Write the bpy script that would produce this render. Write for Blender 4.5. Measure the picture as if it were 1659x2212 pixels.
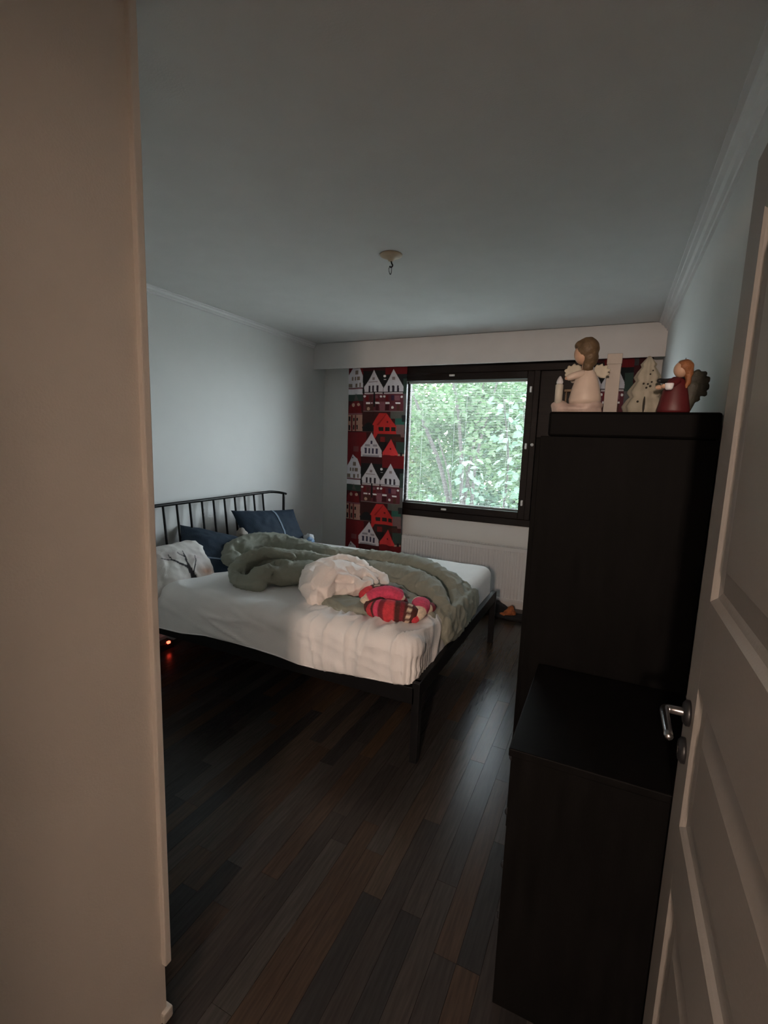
import bpy, bmesh, math, random
import numpy as np
from mathutils import Vector, Matrix, noise

for o in list(bpy.data.objects):
    bpy.data.objects.remove(o, do_unlink=True)
S = bpy.context.scene
C = S.collection
R = math.radians
rnd = random.Random(7)

# ------------------------------------------------------------------ camera
YAW, PIT, ROLL, CAMH, FPX = R(25.064), R(8.4), R(-1.9385), 1.5362, 1038.89
fh = Vector((-math.sin(YAW), math.cos(YAW), 0)); rt = Vector((math.cos(YAW), math.sin(YAW), 0)); zz = Vector((0, 0, 1))
D = fh * math.cos(PIT) - zz * math.sin(PIT); U = fh * math.sin(PIT) + zz * math.cos(PIT)
cr = rt * math.cos(ROLL) - U * math.sin(ROLL); cu = rt * math.sin(ROLL) + U * math.cos(ROLL)
cam_d = bpy.data.cameras.new('camera'); cam = bpy.data.objects.new('camera', cam_d); C.objects.link(cam)
cam_d.sensor_fit = 'HORIZONTAL'; cam_d.sensor_width = 36; cam_d.lens = FPX / 1659 * 36; cam_d.clip_start = .02
m = Matrix((cr, cu, -D)).transposed().to_4x4(); m.translation = Vector((0, 0, CAMH)); cam.matrix_world = m
S.camera = cam

# ------------------------------------------------------------------ light and exposure
SKY, SKYCOL = 30.0, (.86, .90, 1.0)
LAMP_W, LX = 1150.0, .06
w = bpy.data.worlds.new('overcast_sky'); S.world = w; w.use_nodes = True
bgn = w.node_tree.nodes['Background']; bgn.inputs[0].default_value = (*SKYCOL, 1); bgn.inputs[1].default_value = SKY
pl = bpy.data.lights.new('window_portal', 'AREA'); pl.shape = 'RECTANGLE'; pl.size = 1.22; pl.size_y = 1.26
pl.cycles.is_portal = True
plo = bpy.data.objects.new('window_portal', pl); C.objects.link(plo); plo.location = (-1.34, 4.69, 1.525); plo.rotation_euler = (R(-90), 0, 0)
S.view_settings.view_transform = 'Standard'; S.view_settings.look = 'None'
S.view_settings.exposure = 0; S.view_settings.gamma = 1; S.view_settings.use_curve_mapping = False

# ------------------------------------------------------------------ helpers
def lin(c):
    return tuple(((v / 255) / 12.92 if v / 255 <= .04045 else ((v / 255 + .055) / 1.055) ** 2.4) for v in c)

def mat(name, col, rough=.6, var=.1, scale=12, bump=0, bscale=60, metal=0, spec=.5, stretch=None, attr=None, trans=0, emit=None, estr=0, coord='Object'):
    m = bpy.data.materials.new(name); m.use_nodes = True
    nt = m.node_tree; N = nt.nodes; Lk = nt.links; b = N['Principled BSDF']
    b.inputs['Roughness'].default_value = rough; b.inputs['Metallic'].default_value = metal
    b.inputs['Specular IOR Level'].default_value = spec
    tc = N.new('ShaderNodeTexCoord'); mp = N.new('ShaderNodeMapping')
    Lk.new(tc.outputs[coord], mp.inputs[0])
    if stretch: mp.inputs['Scale'].default_value = stretch
    nz = N.new('ShaderNodeTexNoise'); nz.inputs['Scale'].default_value = scale; nz.inputs['Detail'].default_value = 4
    Lk.new(mp.outputs[0], nz.inputs['Vector'])
    mx = N.new('ShaderNodeMix'); mx.data_type = 'RGBA'; mx.blend_type = 'MULTIPLY'; mx.inputs[0].default_value = 1
    rp = N.new('ShaderNodeMapRange'); rp.inputs['From Min'].default_value = .25; rp.inputs['From Max'].default_value = .75
    rp.inputs['To Min'].default_value = 1 - var; rp.inputs['To Max'].default_value = 1 + var
    Lk.new(nz.outputs['Fac'], rp.inputs['Value'])
    if attr:
        a = N.new('ShaderNodeAttribute'); a.attribute_name = attr; Lk.new(a.outputs['Color'], mx.inputs[6])
    else:
        mx.inputs[6].default_value = (*col, 1)
    Lk.new(rp.outputs[0], mx.inputs[7]); Lk.new(mx.outputs[2], b.inputs['Base Color'])
    if bump:
        n2 = N.new('ShaderNodeTexNoise'); n2.inputs['Scale'].default_value = bscale; n2.inputs['Detail'].default_value = 3
        Lk.new(mp.outputs[0], n2.inputs['Vector'])
        bp = N.new('ShaderNodeBump'); bp.inputs['Strength'].default_value = bump; bp.inputs['Distance'].default_value = .01
        Lk.new(n2.outputs['Fac'], bp.inputs['Height']); Lk.new(bp.outputs[0], b.inputs['Normal'])
    if emit:
        b.inputs['Emission Color'].default_value = (*emit, 1); b.inputs['Emission Strength'].default_value = estr
    if trans:
        tl = N.new('ShaderNodeBsdfTranslucent'); Lk.new(mx.outputs[2], tl.inputs[0])
        ms = N.new('ShaderNodeMixShader'); ms.inputs[0].default_value = trans
        Lk.new(b.outputs[0], ms.inputs[1]); Lk.new(tl.outputs[0], ms.inputs[2]); Lk.new(ms.outputs[0], N['Material Output'].inputs[0])
    return m

def obj(name, me, material=None, parent=None, smooth=False):
    o = bpy.data.objects.new(name, me); C.objects.link(o)
    if material is not None and not me.materials: me.materials.append(material)
    if smooth:
        me.polygons.foreach_set('use_smooth', [True] * len(me.polygons))
    if parent is not None:
        o.parent = parent; o.matrix_parent_inverse = parent.matrix_world.inverted() if False else Matrix.Translation(-parent.location) if parent.type == 'EMPTY' else Matrix.Identity(4)
    return o

def thing(name, label, cat, loc=(0, 0, 0), group=None):
    o = bpy.data.objects.new(name, None); C.objects.link(o); o.location = loc
    o['label'] = label; o['category'] = cat
    if group: o['group'] = group
    return o

def tag(o, label, cat, group=None):
    o['label'] = label; o['category'] = cat
    if group: o['group'] = group
    return o

def struct(o, label=None):
    o['kind'] = 'structure'
    if label: o['label'] = label
    return o

def sroot(name, label, loc=(0, 0, 0)):
    o = bpy.data.objects.new(name, None); C.objects.link(o); o.location = loc
    return struct(o, label)

def pydata(name, v, f):
    me = bpy.data.meshes.new(name); me.from_pydata([tuple(p) for p in v], [], f); me.update(); return me

def bmesh_to(name, bm):
    me = bpy.data.meshes.new(name); bmesh.ops.recalc_face_normals(bm, faces=bm.faces); bm.to_mesh(me); bm.free(); return me

def add_box(bm, x0, x1, y0, y1, z0, z1, bev=0):
    vs = [bm.verts.new(p) for p in ((x0, y0, z0), (x1, y0, z0), (x1, y1, z0), (x0, y1, z0), (x0, y0, z1), (x1, y0, z1), (x1, y1, z1), (x0, y1, z1))]
    fs = [bm.faces.new([vs[i] for i in q]) for q in ((0, 3, 2, 1), (4, 5, 6, 7), (0, 1, 5, 4), (1, 2, 6, 5), (2, 3, 7, 6), (3, 0, 4, 7))]
    if bev:
        es = list({e for f in fs for e in f.edges})
        bmesh.ops.bevel(bm, geom=es, offset=bev, segments=2, affect='EDGES', profile=.5)

def box(name, x0, x1, y0, y1, z0, z1, material, parent=None, bev=0):
    bm = bmesh.new(); add_box(bm, x0, x1, y0, y1, z0, z1, bev)
    return obj(name, bmesh_to(name, bm), material, parent)

def boxes(name, L, material, parent=None, bev=0):
    bm = bmesh.new()
    for b in L: add_box(bm, *b, bev)
    return obj(name, bmesh_to(name, bm), material, parent)

def catmull(P, n):
    P = [np.array(p, float) for p in P]; out = []
    Q = [2 * P[0] - P[1]] + P + [2 * P[-1] - P[-2]]
    for i in range(1, len(Q) - 2):
        for k in range(n):
            t = k / n; a, b, c, d = Q[i - 1], Q[i], Q[i + 1], Q[i + 2]
            out.append(.5 * (2 * b + (c - a) * t + (2 * a - 5 * b + 4 * c - d) * t * t + (3 * b - a - 3 * c + d) * t ** 3))
    out.append(P[-1]); return out

def tube_data(P, n=5, seg=10, squash=1.0, caps=True, flat=None):
    """P: (x,y,z,r) control points; returns verts, faces; squash scales the vertical radius"""
    Q = catmull(P, n) if n > 1 else [np.array(p, float) for p in P]
    V = []; F = []
    pts = [Vector(q[:3]) for q in Q]
    up0 = Vector((0, 0, 1)); prev = None
    rings = []
    for i, p in enumerate(pts):
        t = (pts[min(i + 1, len(pts) - 1)] - pts[max(i - 1, 0)]).normalized()
        a = t.cross(up0)
        if a.length < .05: a = prev if prev is not None else t.cross(Vector((0, 1, 0)))
        a = a.normalized(); b = a.cross(t).normalized(); prev = a
        rings.append((p, a, b, Q[i][3], t))
    if caps:
        p, a, b, r, t = rings[0]; rings.insert(0, (p - t * r * .45, a, b, r * .75, t)); rings.insert(0, (p - t * r * .7, a, b, r * .25, t))
        p, a, b, r, t = rings[-1]; rings += [(p + t * r * .45, a, b, r * .75, t), (p + t * r * .7, a, b, r * .25, t)]
    for p, a, b, r, t in rings:
        for k in range(seg):
            g = 2 * math.pi * k / seg
            V.append(tuple(p + a * (r * math.cos(g)) + b * (r * squash * math.sin(g))))
    n_ = len(rings)
    for i in range(n_ - 1):
        for k in range(seg):
            F.append((i * seg + k, i * seg + (k + 1) % seg, (i + 1) * seg + (k + 1) % seg, (i + 1) * seg + k))
    F.append(tuple(range(seg - 1, -1, -1))); F.append(tuple((n_ - 1) * seg + k for k in range(seg)))
    return V, F

def tube(name, P, material, parent=None, n=5, seg=10, squash=1.0, caps=True):
    V, F = tube_data(P, n, seg, squash, caps)
    return obj(name, pydata(name, V, F), material, parent, True)

def merge(L):
    V = []; F = []
    for v, f in L:
        k = len(V); V += list(v); F += [tuple(i + k for i in q) for q in f]
    return V, F

def lathe_data(prof, c=(0, 0, 0), seg=24, sx=1, sy=1):
    V = []; F = []
    for r, z in prof:
        for k in range(seg):
            a = 2 * math.pi * k / seg; V.append((c[0] + sx * r * math.cos(a), c[1] + sy * r * math.sin(a), c[2] + z))
    for i in range(len(prof) - 1):
        for k in range(seg): F.append((i * seg + k, i * seg + (k + 1) % seg, (i + 1) * seg + (k + 1) % seg, (i + 1) * seg + k))
    F.append(tuple(range(seg - 1, -1, -1))); F.append(tuple((len(prof) - 1) * seg + k for k in range(seg)))
    return V, F

def lathe(name, prof, c, material, parent=None, seg=24, sx=1, sy=1, smooth=True):
    V, F = lathe_data(prof, c, seg, sx, sy); return obj(name, pydata(name, V, F), material, parent, smooth)

def ball_data(c, rx, ry, rz, n=14):
    return lathe_data([(math.sin(math.pi * i / n) + 1e-4, -math.cos(math.pi * i / n)) for i in range(n + 1)], (0, 0, 0), 20), c, (rx, ry, rz)

def ball(name, c, rx, ry, rz, material, parent=None):
    (V, F), _, _ = ball_data(c, rx, ry, rz)
    V = [(c[0] + x * rx, c[1] + y * ry, c[2] + z * rz) for x, y, z in V]
    return obj(name, pydata(name, V, F), material, parent, True)

def ballVF(c, r):
    (V, F), _, _ = ball_data(c, 1, 1, 1)
    return [(c[0] + x * r[0], c[1] + y * r[1], c[2] + z * r[2]) for x, y, z in V], F

def remeshed(name, VF, voxel, smooth_it=6):
    me = pydata('tmp', *VF); o = bpy.data.objects.new('tmp', me); C.objects.link(o)
    r = o.modifiers.new('r', 'REMESH'); r.mode = 'VOXEL'; r.voxel_size = voxel
    s = o.modifiers.new('s', 'SMOOTH'); s.factor = .5; s.iterations = smooth_it
    dg = bpy.context.evaluated_depsgraph_get(); dg.update()
    out = bpy.data.meshes.new_from_object(o.evaluated_get(dg)); out.name = name
    bpy.data.objects.remove(o, do_unlink=True); bpy.data.meshes.remove(me)
    return out

def displace(me, fn):
    me.update()
    n = len(me.vertices); co = np.empty(n * 3, np.float32); no = np.empty(n * 3, np.float32)
    me.vertices.foreach_get('co', co); me.vertices.foreach_get('normal', no)
    co = co.reshape(-1, 3); no = no.reshape(-1, 3)
    out = co.copy()
    for i in range(n):
        out[i] += no[i] * fn(Vector(co[i].tolist()), Vector(no[i].tolist()))
    me.vertices.foreach_set('co', out.ravel()); me.update()

def fb(p, s):
    return noise.noise(Vector((p[0] * s, p[1] * s, p[2] * s)))

def ridged(p, s):
    return 1 - abs(noise.noise(Vector((p[0] * s, p[1] * s, p[2] * s)))) * 2

def vcol(me, cols, name='Col'):
    a = me.color_attributes.new(name, 'FLOAT_COLOR', 'POINT')
    arr = np.ones((len(me.vertices), 4), np.float32); arr[:, :3] = cols
    a.data.foreach_set('color', arr.ravel())

# ------------------------------------------------------------------ materials
m_wall = mat('white_wall_paint', (.70, .71, .70), .7, .02, 4, .08, 220)
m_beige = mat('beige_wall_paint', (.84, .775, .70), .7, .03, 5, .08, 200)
m_ceil = mat('ceiling_paint', (.70, .70, .69), .85, .03, 6, .1, 160)
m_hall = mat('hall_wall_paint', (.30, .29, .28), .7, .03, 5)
m_trim = mat('white_trim_paint', (.74, .74, .74), .4, .03, 8)
m_pelm = mat('pelmet_paint', (.62, .61, .60), .5, .03, 8)
m_door = mat('door_paint', (.265, .245, .222), .42, .03, 6, .04, 120)
m_brown = mat('dark_stained_wood', (.012, .0075, .006), .42, .35, 6, .1, 40, stretch=(1, 1, 12), spec=.2)
m_black = mat('black_metal', (.006, .006, .0065), .42, .2, 30, spec=.25)
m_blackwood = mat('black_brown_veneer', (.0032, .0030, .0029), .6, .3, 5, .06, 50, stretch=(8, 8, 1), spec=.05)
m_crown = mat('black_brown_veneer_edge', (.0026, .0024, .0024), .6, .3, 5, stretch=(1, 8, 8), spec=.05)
m_sheet = mat('white_cotton_sheet', (.87, .86, .85), .85, .03, 10, .15, 180)
m_duvet = mat('sage_duvet_cotton', (.255, .265, .22), .85, .06, 8, .2, 140)
m_blank = mat('pale_peach_cotton', (.90, .82, .77), .85, .04, 10, .2, 120)
m_navy = mat('navy_cotton', (.005, .021, .045), .8, .15, 20, .2, 150)
m_stripe = mat('pale_blue_ribbon', (.20, .27, .36), .7, .1, 30)
m_print = mat('printed_cotton', (1, 1, 1), .85, .04, 20, .15, 150, attr='Col')
m_knit = mat('striped_knit', (1, 1, 1), .95, .18, 60, .6, 190, attr='Col')
m_curt = mat('house_print_fabric', (1, 1, 1), .9, .05, 60, .1, 400, attr='Col', trans=.06)
m_white = mat('white_plastic', (.72, .73, .73), .4, .03, 20)
m_slat = mat('pale_slat_enamel', (.30, .32, .31), .45, .03, 20)
m_rad = mat('radiator_enamel', (.62, .62, .62), .4, .03, 10)
m_cream = mat('cream_plastic', (.55, .43, .30), .5, .08, 30)
m_steel = mat('brushed_steel', (.55, .55, .57), .3, .1, 40, metal=1)
m_brass = mat('brass', (.62, .45, .18), .35, .1, 40, metal=1)
m_dark = mat('dark_plastic', (.012, .012, .013), .4, .2, 20)
m_led = mat('red_indicator', (.5, .02, .02), .4, .05, 5, emit=(1, .06, .03), estr=9)
m_floorbase = mat('floor_underlay', (.02, .018, .016), .6, .2, 6)

# ------------------------------------------------------------------ room shell
XL, XR, YB, H = -2.88, .29, 4.54, 2.5
WX0, WX1, WZ0, WZ1 = -2.03, -.06, .795, 2.30
struct(box('ceiling', XL - .2, XR + .2, .14, YB + .26, H, H + .12, m_ceil), 'plain white ceiling of the bedroom')
struct(box('wall_left', XL - .12, XL, .6, YB + .26, 0, H, m_wall), 'white wall behind the headboard')
struct(box('wall_right', XR, XR + .12, .14, YB + .26, 0, H, m_wall), 'white wall behind the open door and wardrobe')
struct(boxes('wall_back', [(XL, WX0, YB, YB + .26, 0, H), (WX1, XR, YB, YB + .26, 0, H), (WX0, WX1, YB, YB + .26, 0, WZ0), (WX0, WX1, YB, YB + .26, WZ1, H)], m_wall), 'white window wall')
struct(boxes('wall_entry', [(-1.03, -.935, .24, .742, 0, H), (XL, -1.03, .62, .742, 0, H)], m_beige), 'warm lit beige wall end beside the doorway')
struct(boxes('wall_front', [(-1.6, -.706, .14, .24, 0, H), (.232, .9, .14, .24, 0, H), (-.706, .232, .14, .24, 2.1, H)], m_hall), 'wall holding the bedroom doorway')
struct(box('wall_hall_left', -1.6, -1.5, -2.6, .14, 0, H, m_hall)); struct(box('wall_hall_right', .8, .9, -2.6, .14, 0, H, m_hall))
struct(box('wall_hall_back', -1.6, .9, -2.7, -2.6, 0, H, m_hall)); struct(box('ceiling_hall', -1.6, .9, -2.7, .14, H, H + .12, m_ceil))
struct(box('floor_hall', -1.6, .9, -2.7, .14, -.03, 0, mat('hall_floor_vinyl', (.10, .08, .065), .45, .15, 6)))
# corner bead at the end of the entry wall, stopping short of the floor
bm = bmesh.new()
prof = [(-.9355, .165), (-.923, .165), (-.923, H), (-.9355, H)]
add_box(bm, -.9405, -.921, .7335, .752, .172, H, .003)
tb = obj('trim_1', bmesh_to('trim_1', bm), m_beige); struct(tb, 'narrow corner bead on the edge of the beige wall')
struct(box('trim_2', -.952, -.922, .724, .754, 0, .033, m_beige, bev=.006), 'short stub of trim at the foot of the beige wall')
nail = lathe('nail', [(.004, 0), (.005, .004), (.002, .006)], (0, 0, 0), m_dark); nail.parent = tb
nail.location = (-.9395, .741, 1.955); nail.rotation_euler = (0, R(90), 0)

def crown(name, x, s, prof, label):
    V = []; F = []
    n = len(prof)
    for y in (.76 if s > 0 else .24, 4.3175):
        for dx, dz in prof: V.append((x + s * dx, y, H - dz))
    for i in range(n): F.append((i, (i + 1) % n, n + (i + 1) % n, n + i))
    F += [tuple(range(n)), tuple(range(2 * n - 1, n - 1, -1))]
    o = obj(name, pydata(name, V, F), m_trim); struct(o, label)
crown('trim_3', XL, 1, [(0, 0), (.036, 0), (.036, .006), (.026, .012), (.022, .024), (.012, .032), (.012, .042), (0, .046)], 'white crown moulding above the headboard wall')
crown('trim_4', XR, -1, [(0, 0), (.068, 0), (.068, .010), (.052, .014), (.050, .026), (.034, .034), (.026, .050), (.014, .056), (.012, .070), (0, .075)], 'white stepped crown moulding on the right wall')
struct(box('baseboard_left', XL, XL + .015, .742, YB, 0, .06, m_trim)); struct(box('baseboard_back', XL + .015, XR, YB - .015, YB, 0, .06, m_trim))
struct(box('baseboard_right', XR - .015, XR, 2.64, YB - .015, 0, .06, m_trim))

# laminate floor: strips run towards the window
fl = sroot('floor', 'dark laminate strip floor')
struct(box('subfloor', XL, XR, .14, YB, -.03, -.006, m_floorbase, fl)); del fl.children[0]['kind']
m_fl = []
for i, c in enumerate([(.030, .026, .024), (.040, .031, .025), (.025, .022, .021), (.045, .029, .019), (.035, .032, .030), (.036, .025, .019), (.019, .018, .018)]):
    mm = mat('laminate_strip_tone', c, .26, .3, 7, .0, 60, stretch=(14, 1, 1), spec=.22, coord='Object'); m_fl.append(mm)
strip_mesh = {}
def strip(x0, x1, y0, y1):
    L = round(y1 - y0, 2); k = rnd.choice(range(len(m_fl))); key = (L, k, round(x1 - x0, 3))
    if key not in strip_mesh:
        bm = bmesh.new(); wx = (x1 - x0) / 2 - .0006; add_box(bm, -wx, wx, -L / 2 + .0006, L / 2 - .0006, -.006, 0)
        for e in bm.edges: pass
        me = bmesh_to('plank', bm); me.materials.append(m_fl[k]); strip_mesh[key] = me
    o = bpy.data.objects.new('plank', strip_mesh[key]); C.objects.link(o); o.parent = fl
    o.location = ((x0 + x1) / 2, (y0 + y1) / 2, 0)
SW = .0715
x = XR; nst = 0
while x > XL + .01:
    x0 = max(x - SW, XL); ylo = .14 if x > -.94 else .742
    y = ylo; first = True
    while y < YB - .01:
        L = rnd.choice([.5, .62, .74, .86, .98]) if not first else rnd.choice([.18, .3, .44, .58, .7])
        if y + L > YB - .15: L = round(YB - y, 2)
        y1 = min(y + L, YB); strip(x0, x, y, y1); nst += 1; y = y1; first = False
    x = x0

# ------------------------------------------------------------------ window, pelmet, blind
win = sroot('window_1', 'dark brown window with venetian blind and solid ventilation sash', ((WX0 + WX1) / 2, YB, WZ0))
G0, G1, GZ0, GZ1 = -1.929, -.751, .922, 2.131
boxes('frame', [(WX0, WX1, 4.512, 4.72, WZ0, .858), (WX0, WX1, 4.512, 4.72, 2.195, WZ1), (WX0, -1.985, 4.512, 4.72, .858, 2.195),
                (-.690, -.640, 4.512, 4.72, .858, 2.195), (-.115, WX1, 4.512, 4.72, .858, 2.195)], m_brown, win, .004)
sash = boxes('sash', [(-1.985, G0, 4.526, 4.60, .858, 2.195), (G1, -.690, 4.526, 4.60, .858, 2.195), (G0, G1, 4.526, 4.60, .858, GZ0), (G0, G1, 4.526, 4.60, GZ1, 2.195)], m_brown, win, .004)
boxes('outer_sash', [(-1.985, G0, 4.665, 4.715, .858, 2.195), (G1, -.690, 4.665, 4.715, .858, 2.195), (G0, G1, 4.665, 4.715, .858, GZ0), (G0, G1, 4.665, 4.715, GZ1, 2.195)], m_brown, win, .004)
boxes('ventilation_panel', [(-.640, -.115, 4.535, 4.60, .858, 2.195)], m_brown, win, .006)
gm = bpy.data.materials.new('clear_pane'); gm.use_nodes = True
nt = gm.node_tree; N = nt.nodes; N.remove(N['Principled BSDF'])
tr = N.new('ShaderNodeBsdfTransparent'); tr.inputs[0].default_value = (.97, .99, .98, 1)
gl = N.new('ShaderNodeBsdfGlossy'); gl.inputs['Roughness'].default_value = .02
fr = N.new('ShaderNodeFresnel'); fr.inputs[0].default_value = 1.45
ms = N.new('ShaderNodeMixShader'); ge = N.new('ShaderNodeNewGeometry'); iv = N.new('ShaderNodeMath'); iv.operation = 'SUBTRACT'; iv.inputs[0].default_value = 1; nt.links.new(ge.outputs['Backfacing'], iv.inputs[1])
mu = N.new('ShaderNodeMath'); mu.operation = 'MULTIPLY'; nt.links.new(fr.outputs[0], mu.inputs[0]); nt.links.new(iv.outputs[0], mu.inputs[1])
nt.links.new(mu.outputs[0], ms.inputs[0]); nt.links.new(tr.outputs[0], ms.inputs[1]); nt.links.new(gl.outputs[0], ms.inputs[2]); nt.links.new(ms.outputs[0], N['Material Output'].inputs[0])
box('pane', G0 - .005, G1 + .005, 4.560, 4.564, GZ0 - .005, GZ1 + .005, gm, win)
box('pane', G0 - .005, G1 + .005, 4.688, 4.692, GZ0 - .005, GZ1 + .005, gm, win)
def latch(x, z, horiz=True):
    a, b = (.026, .009) if horiz else (.009, .026)
    bm = bmesh.new(); add_box(bm, x - a, x + a, 4.498, 4.516, z - b, z + b, .004); add_box(bm, x - .006, x + .006, 4.488, 4.50, z - .006, z + .006, .002)
    obj('latch', bmesh_to('latch', bm), m_white, win)
latch(-1.446, 2.172); latch(-1.461, .888); latch(-.711, 2.032, False); latch(-.718, 1.532, False); latch(-.717, 1.014, False)
lathe('knob', [(.004, 0), (.004, .016), (.014, .018), (.014, .028), (.006, .032)], (0, 0, 0), m_white, win, 14)
kb = bpy.data.objects['knob']; kb.matrix_parent_inverse = Matrix.Translation(-win.location); kb.location = (-.662, 4.512, 1.546); kb.rotation_euler = (R(90), 0, 0)

bl = thing('venetian_blind', 'white venetian blind with thin open slats in the window', 'blind', ((G0 + G1) / 2, 4.63, GZ1))
box('head_rail', G0 + .002, G1 - .002, 4.616, 4.644, GZ1 - .016, GZ1 + .006, m_slat, bl, .002)
box('bottom_rail', G0 + .004, G1 - .004, 4.620, 4.640, GZ0 + .004, GZ0 + .015, m_slat, bl, .002)
sm = []
hw = (G1 - G0) / 2 - .004; wz = .0078; Vt = []
for k in range(5):
    u = -1 + k * .5; Vt.append((u * wz, .0012 * (1 - u * u)))
V = []; F = []
for sx in (-hw, hw):
    for yv, zv in Vt: V.append((sx, yv, zv))
    for yv, zv in reversed(Vt): V.append((sx, yv, zv - .0004))
for k in range(10): F.append((k, (k + 1) % 10, 10 + (k + 1) % 10, 10 + k))
slat_me = pydata('slat', V, F); slat_me.materials.append(m_slat)
z = GZ0 + .024
while z < GZ1 - .02:
    o = bpy.data.objects.new('slat', slat_me); C.objects.link(o); o.parent = bl; o.matrix_parent_inverse = Matrix.Translation(-bl.location)
    o.location = ((G0 + G1) / 2, 4.63, z); o.rotation_euler = (R(-3), 0, 0); z += .0149
for xx in (G0 + .16, (G0 + G1) / 2 + .02, G1 - .16):
    for yy in (4.6215, 4.6385):
        box('ladder_cord', xx - .0006, xx + .0006, yy - .0006, yy + .0006, GZ0 + .01, GZ1 - .01, m_slat, bl)
box('tilt_wand', -1.432, -1.428, 4.6125, 4.6155, 1.10, GZ1 - .02, m_slat, bl)

pe = thing('pelmet', 'long white pelmet board across the window wall under the ceiling', 'pelmet', (-1.3, 4.33, 2.24))
box('fascia', XL + .001, XR - .001, 4.318, 4.336, 2.2418, 2.4955, m_pelm, pe, .0015)
box('rail', XL + .002, XR - .002, 4.40, 4.436, 2.27, 2.30, m_white, pe, .002)
for xx in (-2.6, -1.6, -.6, .1): box('bracket', xx - .02, xx + .02, 4.336, 4.50, 2.30, 2.32, m_white, pe)

# ------------------------------------------------------------------ house print curtains
def px(x, y):
    l = 130 - .017 * (y - 150); r = 1397 - .037 * (y - 150)
    return ((x - l) / (r - l) * .647, (y - 150) * .000462)
WHT = (205, 205, 212); BLK = (20, 24, 27); MAR = (62, 16, 22); RED = (192, 44, 42); DRED = (106, 14, 22); GRY = (92, 92, 92); CRM = (176, 150, 132); GRN = (50, 70, 64); PNK = (128, 82, 92); BRN = (78, 44, 36)
SH = []
def rc(c, *L):
    for a in L: SH.append(('p', c, [(a[0], a[1]), (a[2], a[1]), (a[2], a[3]), (a[0], a[3])]))
def pg(c, *P): SH.append(('p', c, list(P)))
def ci(c, x, y, r): SH.append(('c', c, (x, y, r)))
rc(MAR, (60, 100, 1460, 2200))
rc(BLK, (450, 250, 1460, 720)); rc(DRED, (930, 60, 1460, 330)); rc(GRN, (1310, 430, 1460, 760)); rc(DRED, (60, 0, 460, 330))
pg(WHT, (100, 600), (100, 380), (265, 70), (390, 160), (455, 350), (455, 600)); rc(WHT, (100, 630, 450, 745)); rc(PNK, (100, 603, 452, 628))
rc((120, 108, 98), (272, 232, 357, 318), (185, 365, 222, 445), (255, 365, 297, 445), (325, 365, 395, 445), (120, 512, 200, 592), (280, 512, 337, 592), (385, 500, 417, 590)); ci((90, 90, 90), 262, 140, 20)
pg(WHT, (700, 230), (480, 580), (480, 692), (885, 692), (885, 600)); pg(WHT, (1120, 230), (890, 620), (890, 692), (1312, 692), (1312, 590))
rc((46, 40, 52), (560, 560, 605, 690), (655, 560, 700, 690), (760, 560, 800, 690), (985, 565, 1030, 690), (1085, 565, 1135, 690), (1185, 565, 1225, 690)); rc((140, 130, 132), (655, 390, 722, 445), (1088, 390, 1152, 450), (560, 475, 780, 490))
ci((235, 235, 235), 915, 365, 26); rc((200, 200, 200), (895, 428, 945, 442))
rc((190, 182, 184), (480, 704, 872, 736), (900, 704, 1305, 736))
rc((96, 44, 54), (460, 742, 1312, 1110)); rc(GRY, (1312, 742, 1460, 1250))
rc(DRED, (500, 770, 560, 890), (935, 770, 1000, 890), (745, 830, 800, 890)); rc(BRN, (575, 770, 650, 880), (500, 960, 690, 1095), (1180, 960, 1240, 1090)); rc((58, 36, 66), (1065, 770, 1130, 880)); rc(PNK, (720, 770, 790, 830), (820, 900, 920, 1090), (1140, 780, 1240, 880)); rc((60, 10, 22), (740, 960, 800, 1090), (930, 960, 1020, 1080))
for x, y in ((485, 785), (845, 790), (910, 790), (1280, 802)): ci((232, 232, 232), x, y, 23)
rc((238, 238, 238), (510, 912, 600, 946), (630, 915, 668, 944), (732, 912, 816, 948), (932, 912, 1026, 950), (1158, 918, 1250, 952)); ci((225, 225, 220), 1093, 1025, 29); ci(CRM, 562, 1050, 36)
rc(BLK, (690, 690, 730, 1010)); rc((120, 110, 110), (460, 1098, 1312, 1114))
rc(GRN, (90, 748, 455, 890)); pg((86, 86, 82), (250, 860), (300, 720), (360, 860)); pg(DRED, (110, 1150), (140, 980), (230, 890), (370, 890), (420, 1000), (430, 1150)); ci(CRM, 228, 970, 40); ci(CRM, 368, 966, 33); rc(PNK, (100, 1152, 450, 1178))
rc((168, 132, 118), (90, 1185, 442, 1545)); rc((34, 22, 26), (228, 1250, 266, 1322), (325, 1250, 357, 1316), (120, 1222, 155, 1322), (223, 1408, 262, 1512), (323, 1408, 352, 1502), (118, 1408, 150, 1522)); rc(DRED, (170, 1190, 205, 1540), (280, 1190, 312, 1540))
rc((56, 20, 20), (442, 1120, 760, 1540)); ci(BLK, 575, 1450, 105); rc(BLK, (440, 1440, 690, 1535)); rc((84, 60, 56), (442, 1540, 690, 1560))
rc((88, 90, 84), (1050, 1112, 1330, 1260)); rc((44, 96, 84), (1150, 1255, 1340, 1385)); rc((120, 96, 96), (1160, 1385, 1340, 1650)); rc((36, 40, 44), (1280, 1180, 1460, 1320))
pg(RED, (815, 1140), (955, 1140), (1175, 1422), (665, 1400)); pg((150, 24, 26), (945, 1150), (965, 1150), (800, 1400), (760, 1400)); rc(RED, (700, 1398, 1172, 1605)); rc((36, 38, 34), (800, 1438, 892, 1522), (930, 1438, 1030, 1522), (1068, 1438, 1160, 1522)); ci(DRED, 980, 1330, 22); pg(RED, (690, 1600), (780, 1600), (700, 1740))
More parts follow.
